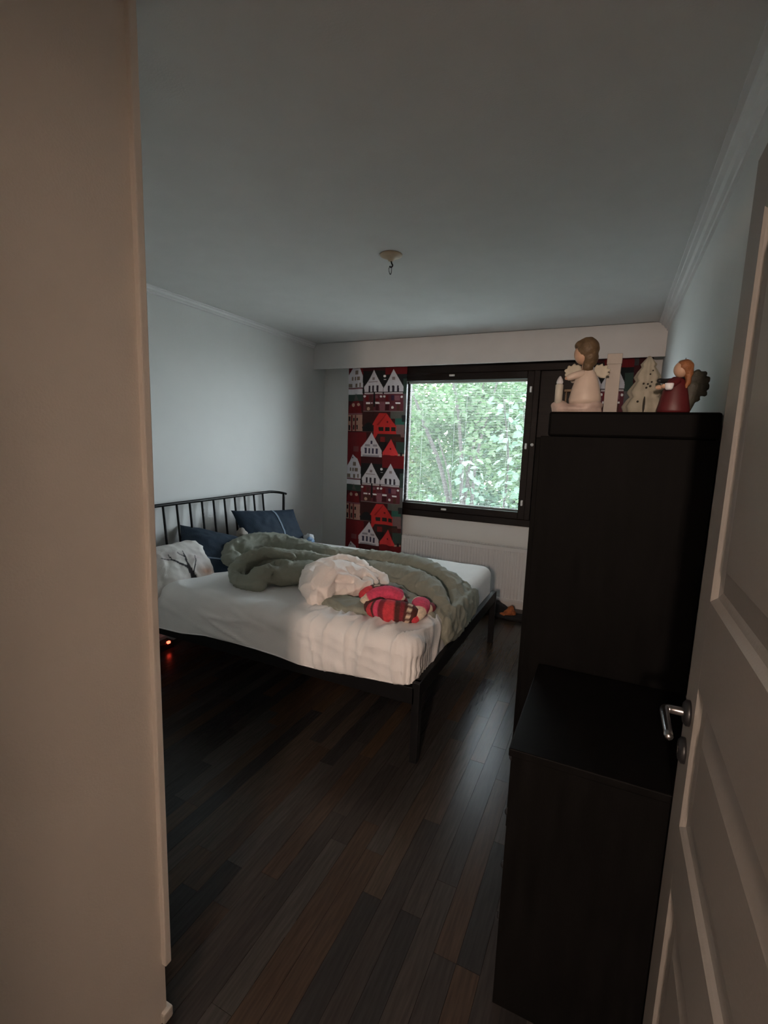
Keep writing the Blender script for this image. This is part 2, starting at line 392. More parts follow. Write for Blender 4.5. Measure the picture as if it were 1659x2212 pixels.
rc(DRED, (70, 1562, 520, 2080)); rc((50, 38, 34), (780, 1590, 1260, 1760)); rc((120, 28, 30), (830, 1650, 930, 1760)); rc((70, 36, 30), (1090, 1640, 1270, 1730)); rc((110, 60, 62), (240, 1880, 370, 1990)); rc((22, 20, 22), (800, 1760, 960, 1960)); rc(GRN, (1170, 1750, 1460, 2000)); rc((60, 60, 62), (1330, 1330, 1460, 2300))
pg(WHT, (650, 1560), (415, 1900), (415, 2295), (855, 2295), (862, 1955)); rc((60, 58, 84), (625, 1740, 670, 1812), (485, 1900, 530, 2022), (568, 1905, 612, 2022), (660, 1905, 702, 2022), (742, 1910, 785, 2025)); rc((150, 150, 160), (445, 2058, 805, 2092), (490, 1825, 605, 1872), (680, 1825, 770, 1872)); rc(BLK, (480, 2120, 512, 2222), (568, 2120, 690, 2222), (735, 2120, 768, 2222))
pg((212, 58, 60), (1065, 1690), (880, 1985), (868, 2420), (1195, 2420), (1212, 2005)); rc((84, 28, 34), (903, 2040, 1047, 2132), (1140, 2040, 1192, 2132), (900, 2200, 1050, 2290), (1110, 2200, 1170, 2330)); ci(DRED, 1050, 1905, 20)
rc(CRM, (1205, 2010, 1330, 2370)); rc(BLK, (1250, 1980, 1290, 2090), (1225, 2220, 1270, 2320)); 

def curtain_mesh(shift):
    Wd, Hh, st = .647, 2.02, .0036
    nx, nz = int(Wd / st) + 1, int(Hh / st) + 1
    uu, vv = np.meshgrid(np.linspace(0, Wd, nx), np.linspace(0, Hh, nz))
    PU, PV = uu.ravel(), vv.ravel()
    col = np.zeros((nx * nz, 3)); col[:] = lin(MAR)
    for rep in (-1, 0, 1, 2):
        dv = rep * .92
        for kind, c, d in SH:
            c = lin(c)
            if kind == 'c':
                x_, y_ = px(d[0], d[1]); ra = d[2] / 1267 * .647; rb = d[2] * .000462
                k = ((PU + shift - x_) / ra) ** 2 + ((PV - y_ - dv) / rb) ** 2 < 1
            else:
                P = [px(*q) for q in d]; k = np.zeros(len(PU), bool)
                vs = [p[1] for p in P]
                sel = (PV > min(vs) + dv) & (PV < max(vs) + dv)
                if not sel.any(): continue
                a, b = PU[sel] + shift, PV[sel] - dv; ins = np.zeros(len(a), bool)
                for i in range(len(P)):
                    (x1, y1), (x2, y2) = P[i], P[i - 1]
                    if y1 == y2: continue
                    cnd = ((y1 > b) != (y2 > b)) & (a < (x2 - x1) * (b - y1) / (y2 - y1) + x1); ins ^= cnd
                k[sel] = ins
            col[k] = c
    X = -Wd / 2 + PU
    t = PU / Wd
    Y = .016 * np.sin(t * 2 * math.pi * 3.2 + .4) * (.55 + .45 * PV / Hh) + .006 * np.sin(t * 23 + PV * 1.5)
    V = np.stack([X, Y, -PV], 1)
    idx = np.arange(nx * nz).reshape(nz, nx)
    F = np.stack([idx[:-1, :-1], idx[1:, :-1], idx[1:, 1:], idx[:-1, 1:]], -1).reshape(-1, 4)
    me = bpy.data.meshes.new('fabric'); me.from_pydata(V.tolist(), [], F.tolist()); me.update(); vcol(me, col); return me
for nm_x, sh, lab in ((-2.1935, 0, 'red and white house print curtain hanging beside the window behind the bed'), (-.04, .2, 'house print curtain in the corner behind the figurines on the wardrobe')):
    t = thing('curtain', lab, 'curtain', (nm_x, 4.418, 2.27), 'house print curtains')
    me = curtain_mesh(sh)
    if sh:
        for v in me.vertices: v.co.x *= .80
    o = obj('fabric', me, m_curt, None, True); o.parent = t
    for k in range(6):
        q = box('runner', -.29 * (.8 if sh else 1) + k * .116 * (.8 if sh else 1), -.275 * (.8 if sh else 1) + k * .116 * (.8 if sh else 1), -.004, .004, -.004, .012, m_white); q.parent = t

# ------------------------------------------------------------------ radiator
ra = thing('radiator', 'white fluted panel radiator under the window', 'radiator', (-1.2, 4.44, .08))
V = []; F = []; x0, x1 = -1.845, -.42; n = 200
for k in range(n + 1):
    xx = x0 + (x1 - x0) * k / n; yv = 4.396 if k % 4 in (0, 1) else 4.3995
    V += [(xx, yv, .125), (xx, yv, .575)]
F = [(2 * k, 2 * k + 2, 2 * k + 3, 2 * k + 1) for k in range(n)]
obj('front_panel', pydata('front_panel', V, F), m_rad, ra)
boxes('body', [(x0, x1, 4.404, 4.415, .10, .60), (x0, x1, 4.46, 4.475, .10, .60), (x0 - .004, x0 + .004, 4.395, 4.475, .10, .60), (x1 - .004, x1 + .004, 4.395, 4.475, .10, .60)], m_rad, ra, .002)
boxes('top_grille', [(x0, x1, 4.390, 4.408, .575, .608), (x0, x1, 4.46, 4.48, .575, .608)] + [(x0 + .03 * k, x0 + .03 * k + .012, 4.408, 4.46, .596, .604) for k in range(int((x1 - x0) / .03))], m_rad, ra)
box('bottom_rim', x0, x1, 4.390, 4.404, .098, .128, m_rad, ra, .002)
for xx in (-1.75, -.65): box('bracket', xx - .02, xx + .02, 4.475, 4.538, .2, .5, m_rad, ra)
tube('pipe', [(-.46, 4.44, .10, .009), (-.46, 4.44, .05, .009), (-.46, 4.46, .015, .009), (-.46, 4.51, .015, .009)], m_rad, ra)

# ------------------------------------------------------------------ bed
bed = thing('bed', 'black metal double bed frame with spindle headboard', 'bed', (-1.75, 2.82, 0))
BX0, BX1, BY0, BY1 = -2.76, -.738, 2.012, 3.634
for yy in (BY0, BY1): boxes('side_rail', [(BX0, BX1 - .005, yy - .015, yy + .015, .30, .385)], m_black, bed, .004)
foot = boxes('foot_rail', [(BX1 - .018, BX1 + .018, BY0, BY1, .335, .414)], m_black, bed, .004)
for yy in (BY0 + .005, BY1 - .005): boxes('leg', [(BX1 - .02, BX1 + .02, yy - .02, yy + .02, 0, .414)], m_black, bed, .004)
for yy in (BY0 + .03, BY1 - .03):
    tube('leg', [(-2.655, yy, 0, .016), (-2.72, yy, .45, .016)], m_black, bed, 1)
boxes('center_beam', [(BX0, BX1, 2.80, 2.84, .30, .34)], m_black, bed); boxes('leg', [(-1.77, -1.73, 2.80, 2.84, 0, .30)], m_black, bed)
for k in range(14): box('slat', -2.66 + k * .14, -2.59 + k * .14, BY0 + .016, BY1 - .016, .34, .358, m_black, bed)
HT = 1.044
tube('top_rail', [(-2.66, BY0 - .005, HT - .035, .0105), (-2.74, BY0 + .0, HT - .012, .0115), (-2.785, BY0 + .07, HT, .0125), (-2.79, BY0 + .2, HT, .0125), (-2.79, 2.82, HT, .0125), (-2.79, BY1 - .22, HT, .0125), (-2.785, BY1 - .12, HT - .001, .0125), (-2.755, BY1 - .045, HT - .010, .0118), (-2.70, BY1 - .012, HT - .022, .0105)], m_black, bed, 8)
tube('bottom_rail', [(-2.725, BY0 + .03, .44, .012), (-2.725, BY1 - .03, .44, .012)], m_black, bed, 1)
for k in range(12):
    yy = 2.105 + .1175 * k
    if yy < 3.42: tube('spindle', [(-2.725, yy, .44, .0085), (-2.757, yy, .72, .0085), (-2.79, yy, HT - .004, .0085)], m_black, bed, 3, 8)
tube('post', [(-2.72, BY1 - .03, .42, .013), (-2.715, BY1 - .028, HT - .022, .012)], m_black, bed, 3)
tube('post', [(-2.72, BY0 + .02, .42, .013), (-2.71, BY0 + .0, HT - .022, .012)], m_black, bed, 3)

# mattress under a rumpled fitted sheet
def zlow(x):
    return float(np.interp(x, [-2.75, -2.49, -2.25, -2.06, -1.85, -1.685, -1.527, -1.405, -1.26, -1.095, -.9, -.76], [.346, .346, .352, .376, .380, .378, .371, .357, .358, .375, .388, .396]))
MX0, MX1, MY0, MY1, MZ0, MZ1, MR = -2.70, -.752, 1.985, 3.63, .36, .618, .075
def rbox_mesh():
    V = {}; vl = []; F = []
    nx, ny, nz = 170, 140, 24
    def vid(i, j, k):
        key = (i, j, k)
        if key not in V:
            x = MX0 + (MX1 - MX0) * i / nx; y = MY0 + (MY1 - MY0) * j / ny; z = MZ0 + (MZ1 - MZ0) * k / nz
            V[key] = len(vl); vl.append([x, y, z])
        return V[key]
    for i in range(nx):
        for j in range(ny):
            F.append((vid(i, j, nz), vid(i + 1, j, nz), vid(i + 1, j + 1, nz), vid(i, j + 1, nz)))
            F.append((vid(i, j + 1, 0), vid(i + 1, j + 1, 0), vid(i + 1, j, 0), vid(i, j, 0)))
    for i in range(nx):
        for k in range(nz):
            F.append((vid(i, 0, k), vid(i + 1, 0, k), vid(i + 1, 0, k + 1), vid(i, 0, k + 1)))
            F.append((vid(i, ny, k + 1), vid(i + 1, ny, k + 1), vid(i + 1, ny, k), vid(i, ny, k)))
    for j in range(ny):
        for k in range(nz):
            F.append((vid(0, j, k + 1), vid(0, j + 1, k + 1), vid(0, j + 1, k), vid(0, j, k)))
            F.append((vid(nx, j, k), vid(nx, j + 1, k), vid(nx, j + 1, k + 1), vid(nx, j, k + 1)))
    out = []
    for x, y, z in vl:
        r = MR
        cx = min(max(x, MX0 + r), MX1 - r); cy = min(max(y, MY0 + r), MY1 - r); cz = min(z, MZ1 - r)
        d = Vector((x - cx, y - cy, z - cz)); L = d.length
        if L > 1e-6: d = d * (min(r, L) / L) if (L > r or True) else d
        # keep bottom free of rounding
        p = Vector((cx, cy, cz)) + (d.normalized() * r if L > 1e-6 and (abs(x - cx) > 1e-6) + (abs(y - cy) > 1e-6) + (z - cz > 1e-6) >= 1 and L >= r * .999 else d)
        x2, y2, z2 = p
        zl = zlow(x2) if y2 < 2.6 else .385
        tt = (MZ1 - z2) / (MZ1 - MZ0); z2 = MZ1 - tt * (MZ1 - zl)
        out.append((x2, y2, z2))
    me = pydata('fitted_sheet', out, F); return me
me = rbox_mesh()
def sheet_wrinkle(c, n):
    x, y, z = c
    side = max(0, min(1, (MZ1 - z) / .2)); top = max(n.z, 0)
    d = .006 * fb((x, y, 0), 2.2) + .002 * fb((x, y, z), 9)
    wf = max(0, 1 - ((x + 1.05) / .55) ** 2) * max(0, 1 - ((y - 2.12) / .42) ** 2)
    # pulled diagonal creases at the near foot corner
    q = Vector((x * 4.0 + y * 4.5, (x - y * .35) * 13, z * 3)); r1 = max(0, 1 - abs(noise.noise(q)) * 3.2)
    d += .027 * wf * r1 * r1 + .007 * wf * max(0, 1 - abs(noise.noise(Vector((x * 9 - y * 6, (x + y) * 5, z * 6)))) * 3)
    # long soft sag folds along the near side
    if y < 2.4:
        s2 = max(0, 1 - (y - 2.0) / .4)
        q2 = Vector((x * 1.6 + 5, z * 13 + x * 3.0, y * 3)); r2 = max(0, 1 - abs(noise.noise(q2)) * 2.6)
        d += .013 * s2 * r2 * r2 * (1 if x < -1.5 else .5)
    # vertical pleats around the foot corner
    cx_, cy_ = MX1 - MR, MY0 + MR
    if x > cx_ - .10 and y < cy_ + .28:
        ang = math.atan2(y - cy_, x - cx_)
        w_ = math.exp(-((x - MX1 + .03) / .09) ** 2) * math.exp(-((y - MY0 - .06) / .13) ** 2)
        d += .013 * side * w_ * math.sin((x * 1.0 + y * 1.25) * 150)
    hem_ = max(0, min(1, (z - zlow(x)) / .05)) if y < 2.3 else 1
    d *= .15 + .85 * hem_
    # the far foot corner sags a little
    return d
displace(me, sheet_wrinkle)
ms_ = obj('mattress', me, m_sheet, None, True); tag(ms_, 'double mattress in a rumpled white fitted sheet', 'mattress')
# hem along the near side of the sheet
P = [(x_, 1.9855 + .001 * math.sin(x_ * 9), zlow(x_) + .002, .004) for x_ in np.linspace(-2.66, -.84, 40)]
hm = tube('hem', P, m_sheet, None, 1, 6); hm.parent = ms_

# ------------------------------------------------------------------ bedding
def carve(me, lines):
    n = len(me.vertices); co = np.empty(n * 3, np.float32); no = np.empty(n * 3, np.float32)
    me.update(); me.vertices.foreach_get('co', co); me.vertices.foreach_get('normal', no); co = co.reshape(-1, 3).astype(float); no = no.reshape(-1, 3)
    for P, depth, wd, flat in lines:
        P = np.array(catmull(P, 6)); k = 2 if flat else 3
        best = np.full(n, 9.)
        for a, b in zip(P[:-1, :k], P[1:, :k]):
            d = b - a; t = np.clip(((co[:, :k] - a) @ d) / (d @ d + 1e-9), 0, 1)
            best = np.minimum(best, np.linalg.norm(co[:, :k] - a - t[:, None] * d, axis=1))
        am = depth * np.exp(-(best / wd) ** 2)
        if flat: co[:, 2] -= am * np.clip((co[:, 2] - .63) / .04, 0, 1)
        else: co -= no * am[:, None]
    me.vertices.foreach_set('co', co.astype(np.float32).ravel()); me.update()

def cloth(name, tubes, material, voxel=.011, sm=5, wr=.006, ws=11, parent=None, squash=.8, creases=()):
    VF = merge([tube_data(t['p'], 5, 14, t.get('s', squash)) for t in tubes])
    me = remeshed(name, VF, voxel, sm)
    def f(c, n):
        r1 = max(0, 1 - abs(fb((c.x + 3, c.y, c.z * 1.4), ws)) * 2.4)
        r2 = max(0, 1 - abs(noise.noise(Vector((c.x * ws * 2.6 + c.y * ws * .8, c.y * ws * .9 - c.x * ws * .4 + 7, c.z * ws * 1.6)))) * 3.4)
        return wr * (r1 * r1 - .3) + wr * .7 * fb(c, ws * .45) + wr * .25 * fb(c, ws * 3) + wr * .65 * r2 * r2
    displace(me, f)
    carve(me, creases)
    return obj(name, me, material, parent, True)

duv = cloth('duvet', [
    # back fold, from the pillows along the far side and over the foot
    dict(p=[(-2.34, 2.50, .670, .065), (-2.42, 2.64, .70, .100), (-2.42, 2.82, .715, .118), (-2.32, 2.95, .71, .112), (-2.13, 2.99, .69, .10), (-1.92, 3.01, .675, .09), (-1.70, 3.05, .665, .085), (-1.45, 3.11, .67, .088), (-1.22, 3.09, .67, .088), (-1.02, 2.99, .665, .088), (-.88, 2.87, .65, .082), (-.785, 2.77, .61, .065), (-.735, 2.70, .53, .048)]),
    # lighter fold behind it
    dict(p=[(-2.46, 2.98, .70, .085), (-2.32, 3.12, .69, .085), (-2.1, 3.17, .66, .065), (-1.85, 3.19, .642, .048), (-1.5, 3.25, .64, .045), (-1.2, 3.22, .64, .05), (-.95, 3.08, .635, .05), (-.80, 2.98, .60, .045), (-.738, 2.95, .53, .035)]),
    # middle fold
    dict(p=[(-1.66, 2.83, .655, .07), (-1.43, 2.81, .665, .085), (-1.2, 2.79, .672, .092), (-1.0, 2.71, .668, .092), (-.87, 2.585, .648, .085), (-.785, 2.475, .60, .062), (-.735, 2.41, .52, .042)]),
    # inner low fold behind the sweater
    dict(p=[(-1.25, 2.56, .635, .05), (-1.08, 2.57, .642, .055), (-.95, 2.50, .638, .05), (-.85, 2.40, .63, .04), (-.78, 2.33, .60, .03)], s=.6),
    # wide drape over the foot edge
    dict(p=[(-.728, 2.39, .53, .026), (-.722, 2.55, .535, .032), (-.722, 2.72, .54, .032), (-.726, 2.88, .535, .03), (-.735, 3.03, .52, .024)], s=3.2),
    dict(p=[(-.80, 2.42, .60, .05), (-.80, 2.6, .61, .06), (-.80, 2.8, .61, .06), (-.80, 2.98, .60, .05)], s=.8),
    # roll towards the head with an open end
    dict(p=[(-2.16, 2.58, .66, .06), (-2.10, 2.52, .70, .08), (-1.99, 2.56, .725, .085), (-1.85, 2.68, .70, .09), (-1.66, 2.80, .67, .08)]),
    dict(p=[(-1.83, 2.38, .675, .075), (-1.74, 2.46, .69, .09), (-1.62, 2.58, .68, .085), (-1.5, 2.70, .66, .07)]),
    # open rolled end: a thick outer lip curling round an inner tongue
    dict(p=[(-1.84, 2.23, .650, .038), (-1.92, 2.215, .648, .044), (-2.00, 2.225, .655, .048), (-2.08, 2.28, .685, .052), (-2.10, 2.36, .725, .054), (-2.06, 2.43, .76, .050), (-1.98, 2.46, .785, .038), (-1.88, 2.48, .785, .030), (-1.80, 2.50, .775, .020)], s=1),
    dict(p=[(-2.12, 2.42, .66, .06), (-2.05, 2.50, .69, .075), (-1.95, 2.55, .70, .085)]),
    dict(p=[(-1.93, 2.25, .665, .050), (-1.885, 2.27, .69, .062), (-1.85, 2.34, .705, .070), (-1.80, 2.42, .70, .075)], s=1),
    # flat tongue under the blanket at the front
    dict(p=[(-1.42, 2.27, .628, .06), (-1.30, 2.25, .632, .10), (-1.17, 2.26, .632, .10), (-1.06, 2.33, .63, .09), (-.95, 2.42, .628, .08)], s=.32),
    dict(p=[(-1.9, 2.85, .635, .14), (-1.5, 2.75, .64, .18), (-1.15, 2.65, .64, .16), (-.92, 2.52, .632, .10)], s=.3),
    dict(p=[(-2.1, 3.0, .63, .15), (-1.5, 3.05, .635, .15), (-1.1, 2.95, .635, .15), (-.86, 2.75, .625, .12)], s=.3),
], m_duvet, .0088, 2, .009, 9, creases=[
    ([(-1.95, 2.90, 0), (-1.52, 2.925, 0), (-1.17, 2.955, 0), (-.93, 2.83, 0), (-.80, 2.65, 0), (-.745, 2.55, 0)], .095, .019, True),
    ([(-1.35, 2.63, 0), (-1.20, 2.64, 0), (-1.06, 2.60, 0), (-.92, 2.52, 0), (-.82, 2.43, 0)], .055, .016, True),
    ([(-1.55, 3.22, 0), (-1.25, 3.19, 0), (-1.0, 3.07, 0), (-.85, 2.94, 0)], .045, .014, True),
    ([(-2.36, 2.60, 0), (-2.26, 2.70, 0), (-2.10, 2.80, 0), (-1.9, 2.84, 0), (-1.7, 2.90, 0)], .095, .022, True),
    ([(-1.93, 2.52, 0), (-1.80, 2.60, 0), (-1.64, 2.72, 0), (-1.52, 2.78, 0)], .065, .016, True),
    ([(-1.06, 2.85, 0), (-.98, 2.76, 0), (-.90, 2.66, 0)], .012, .010, True),
    ([(-2.045, 2.235, .645), (-2.02, 2.25, .69), (-1.96, 2.30, .735), (-1.88, 2.34, .77), (-1.81, 2.36, .755)], .075, .022, False),
    ([(-2.0, 2.23, .665), (-1.97, 2.22, .655), (-1.91, 2.22, .665)], .03, .012, False),
    ([(-1.84, 2.30, .74), (-1.80, 2.30, .70), (-1.78, 2.30, .66)], .04, .018, False),
])
tag(duv, 'crumpled sage grey duvet heaped across the bed', 'duvet')

bk = cloth('blanket', [
    dict(p=[(-1.420, 2.19, .655, .048), (-1.500, 2.25, .67, .056), (-1.585, 2.36, .695, .058), (-1.615, 2.48, .72, .058), (-1.571, 2.59, .74, .056), (-1.480, 2.65, .745, .052), (-1.380, 2.65, .735, .046)], s=1),
    dict(p=[(-1.420, 2.24, .675, .072), (-1.450, 2.33, .70, .105), (-1.430, 2.46, .71, .105), (-1.372, 2.55, .695, .08)], s=1.0),
    dict(p=[(-1.470, 2.50, .72, .045), (-1.396, 2.54, .735, .045), (-1.324, 2.56, .715, .04), (-1.260, 2.58, .695, .035)], s=1),
    dict(p=[(-1.380, 2.62, .72, .04), (-1.300, 2.66, .70, .035), (-1.220, 2.63, .69, .03), (-1.180, 2.57, .68, .022)], s=.9),
    dict(p=[(-1.380, 2.33, .68, .055), (-1.308, 2.40, .68, .05), (-1.252, 2.46, .68, .04)], s=.9),
    # ridges folded on the face of the bundle
    dict(p=[(-1.520, 2.33, .735, .022), (-1.500, 2.42, .765, .022), (-1.440, 2.49, .775, .020), (-1.380, 2.52, .765, .018)], s=1),
    dict(p=[(-1.480, 2.26, .705, .018), (-1.412, 2.30, .745, .020), (-1.348, 2.37, .745, .018), (-1.292, 2.43, .72, .014)], s=1),
    dict(p=[(-1.284, 2.50, .705, .020), (-1.244, 2.49, .705, .018), (-1.220, 2.45, .69, .014)], s=1),
    dict(p=[(-1.316, 2.54, .725, .018), (-1.260, 2.54, .715, .018), (-1.212, 2.52, .695, .014)], s=1),
], m_blank, .0065, 3, .010, 6.5, creases=[
    ([(-1.440, 2.20, .70), (-1.500, 2.27, .73), (-1.545, 2.40, .765), (-1.530, 2.52, .785)], .030, .012, False),
    ([(-1.530, 2.50, .79), (-1.460, 2.55, .79), (-1.388, 2.57, .775), (-1.324, 2.60, .755), (-1.260, 2.61, .735)], .035, .013, False),
    ([(-1.500, 2.30, .74), (-1.450, 2.27, .73), (-1.404, 2.27, .73)], .022, .010, False),
    ([(-1.450, 2.40, .79), (-1.388, 2.42, .78), (-1.332, 2.42, .75)], .020, .010, False),
    ([(-1.372, 2.30, .735), (-1.332, 2.33, .73), (-1.300, 2.38, .72)], .018, .009, False),
    ([(-1.308, 2.47, .73), (-1.268, 2.45, .72), (-1.236, 2.44, .71)], .020, .009, False),
    ([(-1.276, 2.53, .735), (-1.236, 2.51, .72)], .018, .008, False),
])
tag(bk, 'crumpled pale peach blanket bundled on the sage duvet', 'blanket')

# knitted sweater: coloured lumps with striped bands
def knit(name, P, colfn, parent, r2=.85):
    V, F = tube_data(P, 8, 18, r2); me = pydata(name, V, F)
    displace(me, lambda c, n: .004 * fb(c, 28) + .003 * fb(c, 60))
    nr = len(V) // 18; cols = np.zeros((len(V), 3))
    for i in range(len(V)): cols[i] = lin(colfn((i // 18) / (nr - 1), (i % 18) / 18))
    vcol(me, cols); return obj(name, me, m_knit, parent, True)
KP, KR, KB, KW, KD = (226, 78, 110), (214, 66, 76), (84, 44, 40), (235, 214, 190), (130, 40, 52)
def band(stops):
    def f(t, a):
        for lim, c in stops:
            if t <= lim: return c(a) if callable(c) else c
        return stops[-1][1]
    return f
dots = lambda a: KW if (a * 18) % 2 < 1 else KB
swt = thing('sweater', 'pink striped knitted sweater crumpled at the foot of the bed', 'sweater', (-1.0, 2.3, .62))
knit('body', [(-1.075, 2.19, .652, .038), (-1.03, 2.18, .665, .052), (-.96, 2.18, .67, .058), (-.90, 2.20, .668, .056), (-.855, 2.215, .66, .046)], band([(.10, KR), (.2, KR), (.27, KB), (.36, KP), (.43, KD), (.58, KR), (.64, KB), (.74, KD), (.80, KB), (.9, dots), (1, KB)]), swt, 1)
knit('chest_fold', [(-1.16, 2.26, .66, .032), (-1.10, 2.29, .70, .045), (-1.03, 2.32, .71, .05), (-.98, 2.32, .695, .04), (-.95, 2.33, .67, .03)], band([(.14, KW), (.78, KP), (.86, KW), (1, KD)]), swt)
knit('cuff', [(-1.10, 2.20, .655, .034), (-1.065, 2.225, .672, .034), (-1.045, 2.25, .68, .03)], band([(1, KB)]), swt, 1)
knit('sleeve', [(-1.215, 2.36, .66, .035), (-1.19, 2.41, .672, .042), (-1.14, 2.44, .68, .038), (-1.07, 2.44, .685, .035), (-1.02, 2.43, .68, .03)], band([(.28, KR), (.36, KB), (.48, dots), (.56, KB), (.75, KD), (1, KP)]), swt)
knit('sleeve', [(-.845, 2.20, .645, .030), (-.835, 2.25, .665, .042), (-.85, 2.32, .675, .05), (-.88, 2.38, .665, .045)], band([(.12, KR), (.36, KW), (.85, KP), (1, KW)]), swt)
knit('hem', [(-.83, 2.33, .655, .03), (-.82, 2.38, .65, .032), (-.83, 2.43, .642, .025)], band([(.3, KW), (1, KD)]), swt)

# pillows
def pillow_mesh(name, wx, wy, th, nseg=44, flange=.0, seed=0):
    V = []; F = []; nu = nseg; idx = {}
    for side in (1, -1):
        for i in range(nu + 1):
            for j in range(nu + 1):
                u = -1 + 2 * i / nu; v = -1 + 2 * j / nu
                edge = i in (0, nu) or j in (0, nu)
                if edge and side == -1: idx[(side, i, j)] = idx[(1, i, j)]; continue
                h = (max(0, 1 - abs(u) ** 2.6) * max(0, 1 - abs(v) ** 2.6)) ** .55
                x = wx * u * (1 - .07 * (1 - v * v) * 1) ; y = wy * v * (1 - .07 * (1 - u * u))
                w_ = .012 * fb((x, y, side * 3 + seed), 7) * h + .004 * ridged((x, y, seed + side), 14) * h
                idx[(side, i, j)] = len(V); V.append((x, y, side * (th * h + w_) + .004 * fb((x, y, seed), 18)))
    for side in (1, -1):
        for i in range(nu):
            for j in range(nu):
                q = [idx[(side, i, j)], idx[(side, i + 1, j)], idx[(side, i + 1, j + 1)], idx[(side, i, j + 1)]]
                F.append(tuple(q if side == 1 else reversed(q)))
    return pydata(name, V, F)
def place(o, loc, xax, nrm):
    xa = Vector(xax).normalized(); nz_ = Vector(nrm).normalized(); ya = nz_.cross(xa).normalized(); xa = ya.cross(nz_)
    m = Matrix((xa, ya, nz_)).transposed().to_4x4(); m.translation = Vector(loc); o.matrix_world = m
# navy pillow against the headboard
pa = thing('pillow', 'dark navy pillow with a pale stripe propped on the far end of the headboard', 'pillow', (0, 0, 0), 'navy pillows')
o = obj('pillowcase', pillow_mesh('pillowcase', .345, .185, .068, seed=1), m_navy, None, True); o.parent = pa
V = []; F = []
def band_on(wx, wy, th, u0, u1, seed, off=.003):
    V = []; F = []; n = 30
    for k in range(n + 1):
        v = -.97 + 1.94 * k / n
        for u in (u0, u1):
            h = (max(0, 1 - abs(u) ** 2.6) * max(0, 1 - abs(v) ** 2.6)) ** .55
            x = wx * u * (1 - .07 * (1 - v * v)); y = wy * v * (1 - .07 * (1 - u * u))
            w_ = .012 * fb((x, y, 3 + seed), 7) * h + .004 * ridged((x, y, seed + 1), 14) * h
            V.append((x, y, th * h + w_ + .004 * fb((x, y, seed), 18) + off))
    for k in range(n): F.append((2 * k, 2 * k + 1, 2 * k + 3, 2 * k + 2))
    return pydata('stripe', V, F)
o = obj('stripe', band_on(.345, .185, .068, .14, .19, 1), m_stripe, None, True); o.parent = pa
place(pa, (-2.575, 3.255, .765), (.06, 1, -.17), (1, -.12, .75))
pb = thing('pillow', 'dark navy pillow with pale piping lying between the white pillow and the duvet', 'pillow', (0, 0, 0), 'navy pillows')
o = obj('pillowcase', pillow_mesh('pillowcase', .30, .25, .085, seed=4), m_navy, None, True); o.parent = pb
o = obj('stripe', band_on(.30, .25, .085, .52, .57, 4), m_stripe, None, True); o.parent = pb
place(pb, (-2.53, 2.55, .682), (.62, -.60, -.30), (.50, -.05, .95))
pw = thing('pillow', 'white pillow printed with a dark bare tree at the head of the bed', 'pillow', (0, 0, 0))
mw = pillow_mesh('pillowcase', .30, .24, .10, 90, seed=9)
displace(mw, lambda c, n: .014 * fb(c, 9) + .010 * max(0, 1 - abs(fb((c.x + 2, c.y, c.z), 7)) * 3))
branches = [((.06, -.24), (.035, -.10), .022), ((.035, -.10), (-.06, .0), .012), ((-.06, .0), (-.13, .04), .006), ((.035, -.10), (.045, .0), .010), ((.045, .0), (.005, .06), .006), ((.045, .0), (.05, .07), .005), ((-.06, .0), (-.07, .06), .005), ((.05, -.15), (.11, -.05), .006), ((.11, -.05), (.13, .01), .004)]
cols = np.zeros((len(mw.vertices), 3))
for v in mw.vertices:
    x_, y_, z_ = v.co; c = Vector((.72, .70, .67))
    bl_ = math.exp(-(((x_ - .17) / .08) ** 2 + ((y_ + .15) / .05) ** 2)); c = c.lerp(Vector((.40, .19, .10)), .85 * bl_)
    bl2 = math.exp(-(((x_ - .14) / .09) ** 2 + ((y_ + .02) / .08) ** 2)) + .8 * math.exp(-(((x_ + .08) / .10) ** 2 + ((y_ - .05) / .05) ** 2)) + .7 * math.exp(-(((x_ + .05) / .12) ** 2 + ((y_ + .2) / .04) ** 2))
    c = c.lerp(Vector((.50, .38, .40)), .55 * min(1, bl2) * (.6 + .6 * fb((x_, y_, 0), 25)))
    if z_ > -.01:
        for a, b, wd in branches:
            a = Vector(a); b = Vector(b); p = Vector((x_, y_)); t = max(0, min(1, (p - a).dot(b - a) / (b - a).length_squared))
            if (p - a - (b - a) * t).length < wd * (1 - .35 * t): c = Vector((.030, .028, .032))
    cols[v.index] = c
vcol(mw, cols); o = obj('pillowcase', mw, m_print, None, True); o.parent = pw
place(pw, (-2.52, 2.20, .675), (.12, 1, -.10), (.62, -.14, .78)); pw.scale = (.84, .80, .80)

# small crumpled tissue by the far pillow
ti = thing('tissue', 'small crumpled white and pale blue tissue beside the navy pillow', 'tissue', (-2.40, 3.55, .62))
m_tis = mat('tissue_paper', (.75, .77, .80), .8, .05, 40); m_tib = mat('pale_blue_paper', (.30, .45, .68), .8, .08, 40)
m_cream2 = mat('cream_cotton', (.30, .27, .24), .85, .08, 30)
def crumple(name, c, r, material, parent, seed):
    V, F = ballVF(c, r); me = pydata(name, V, F)
    displace(me, lambda co, n: r[0] * .5 * fb((co.x + seed, co.y, co.z), 30) + r[0] * .3 * ridged((co.x + seed, co.y, co.z), 55) - r[0] * .15)
    return obj(name, me, material, parent, True)
crumple('white_wad', (-2.40, 3.55, .655), (.042, .045, .036), m_tis, ti, 2)
crumple('blue_wad', (-2.345, 3.50, .642), (.035, .03, .024), m_tib, ti, 6)
cs = crumple('cloth', (-2.585, 2.90, .765), (.035, .05, .045), m_cream2, None, 9); tag(cs, 'small cream cloth tucked behind the propped navy pillow', 'cloth')

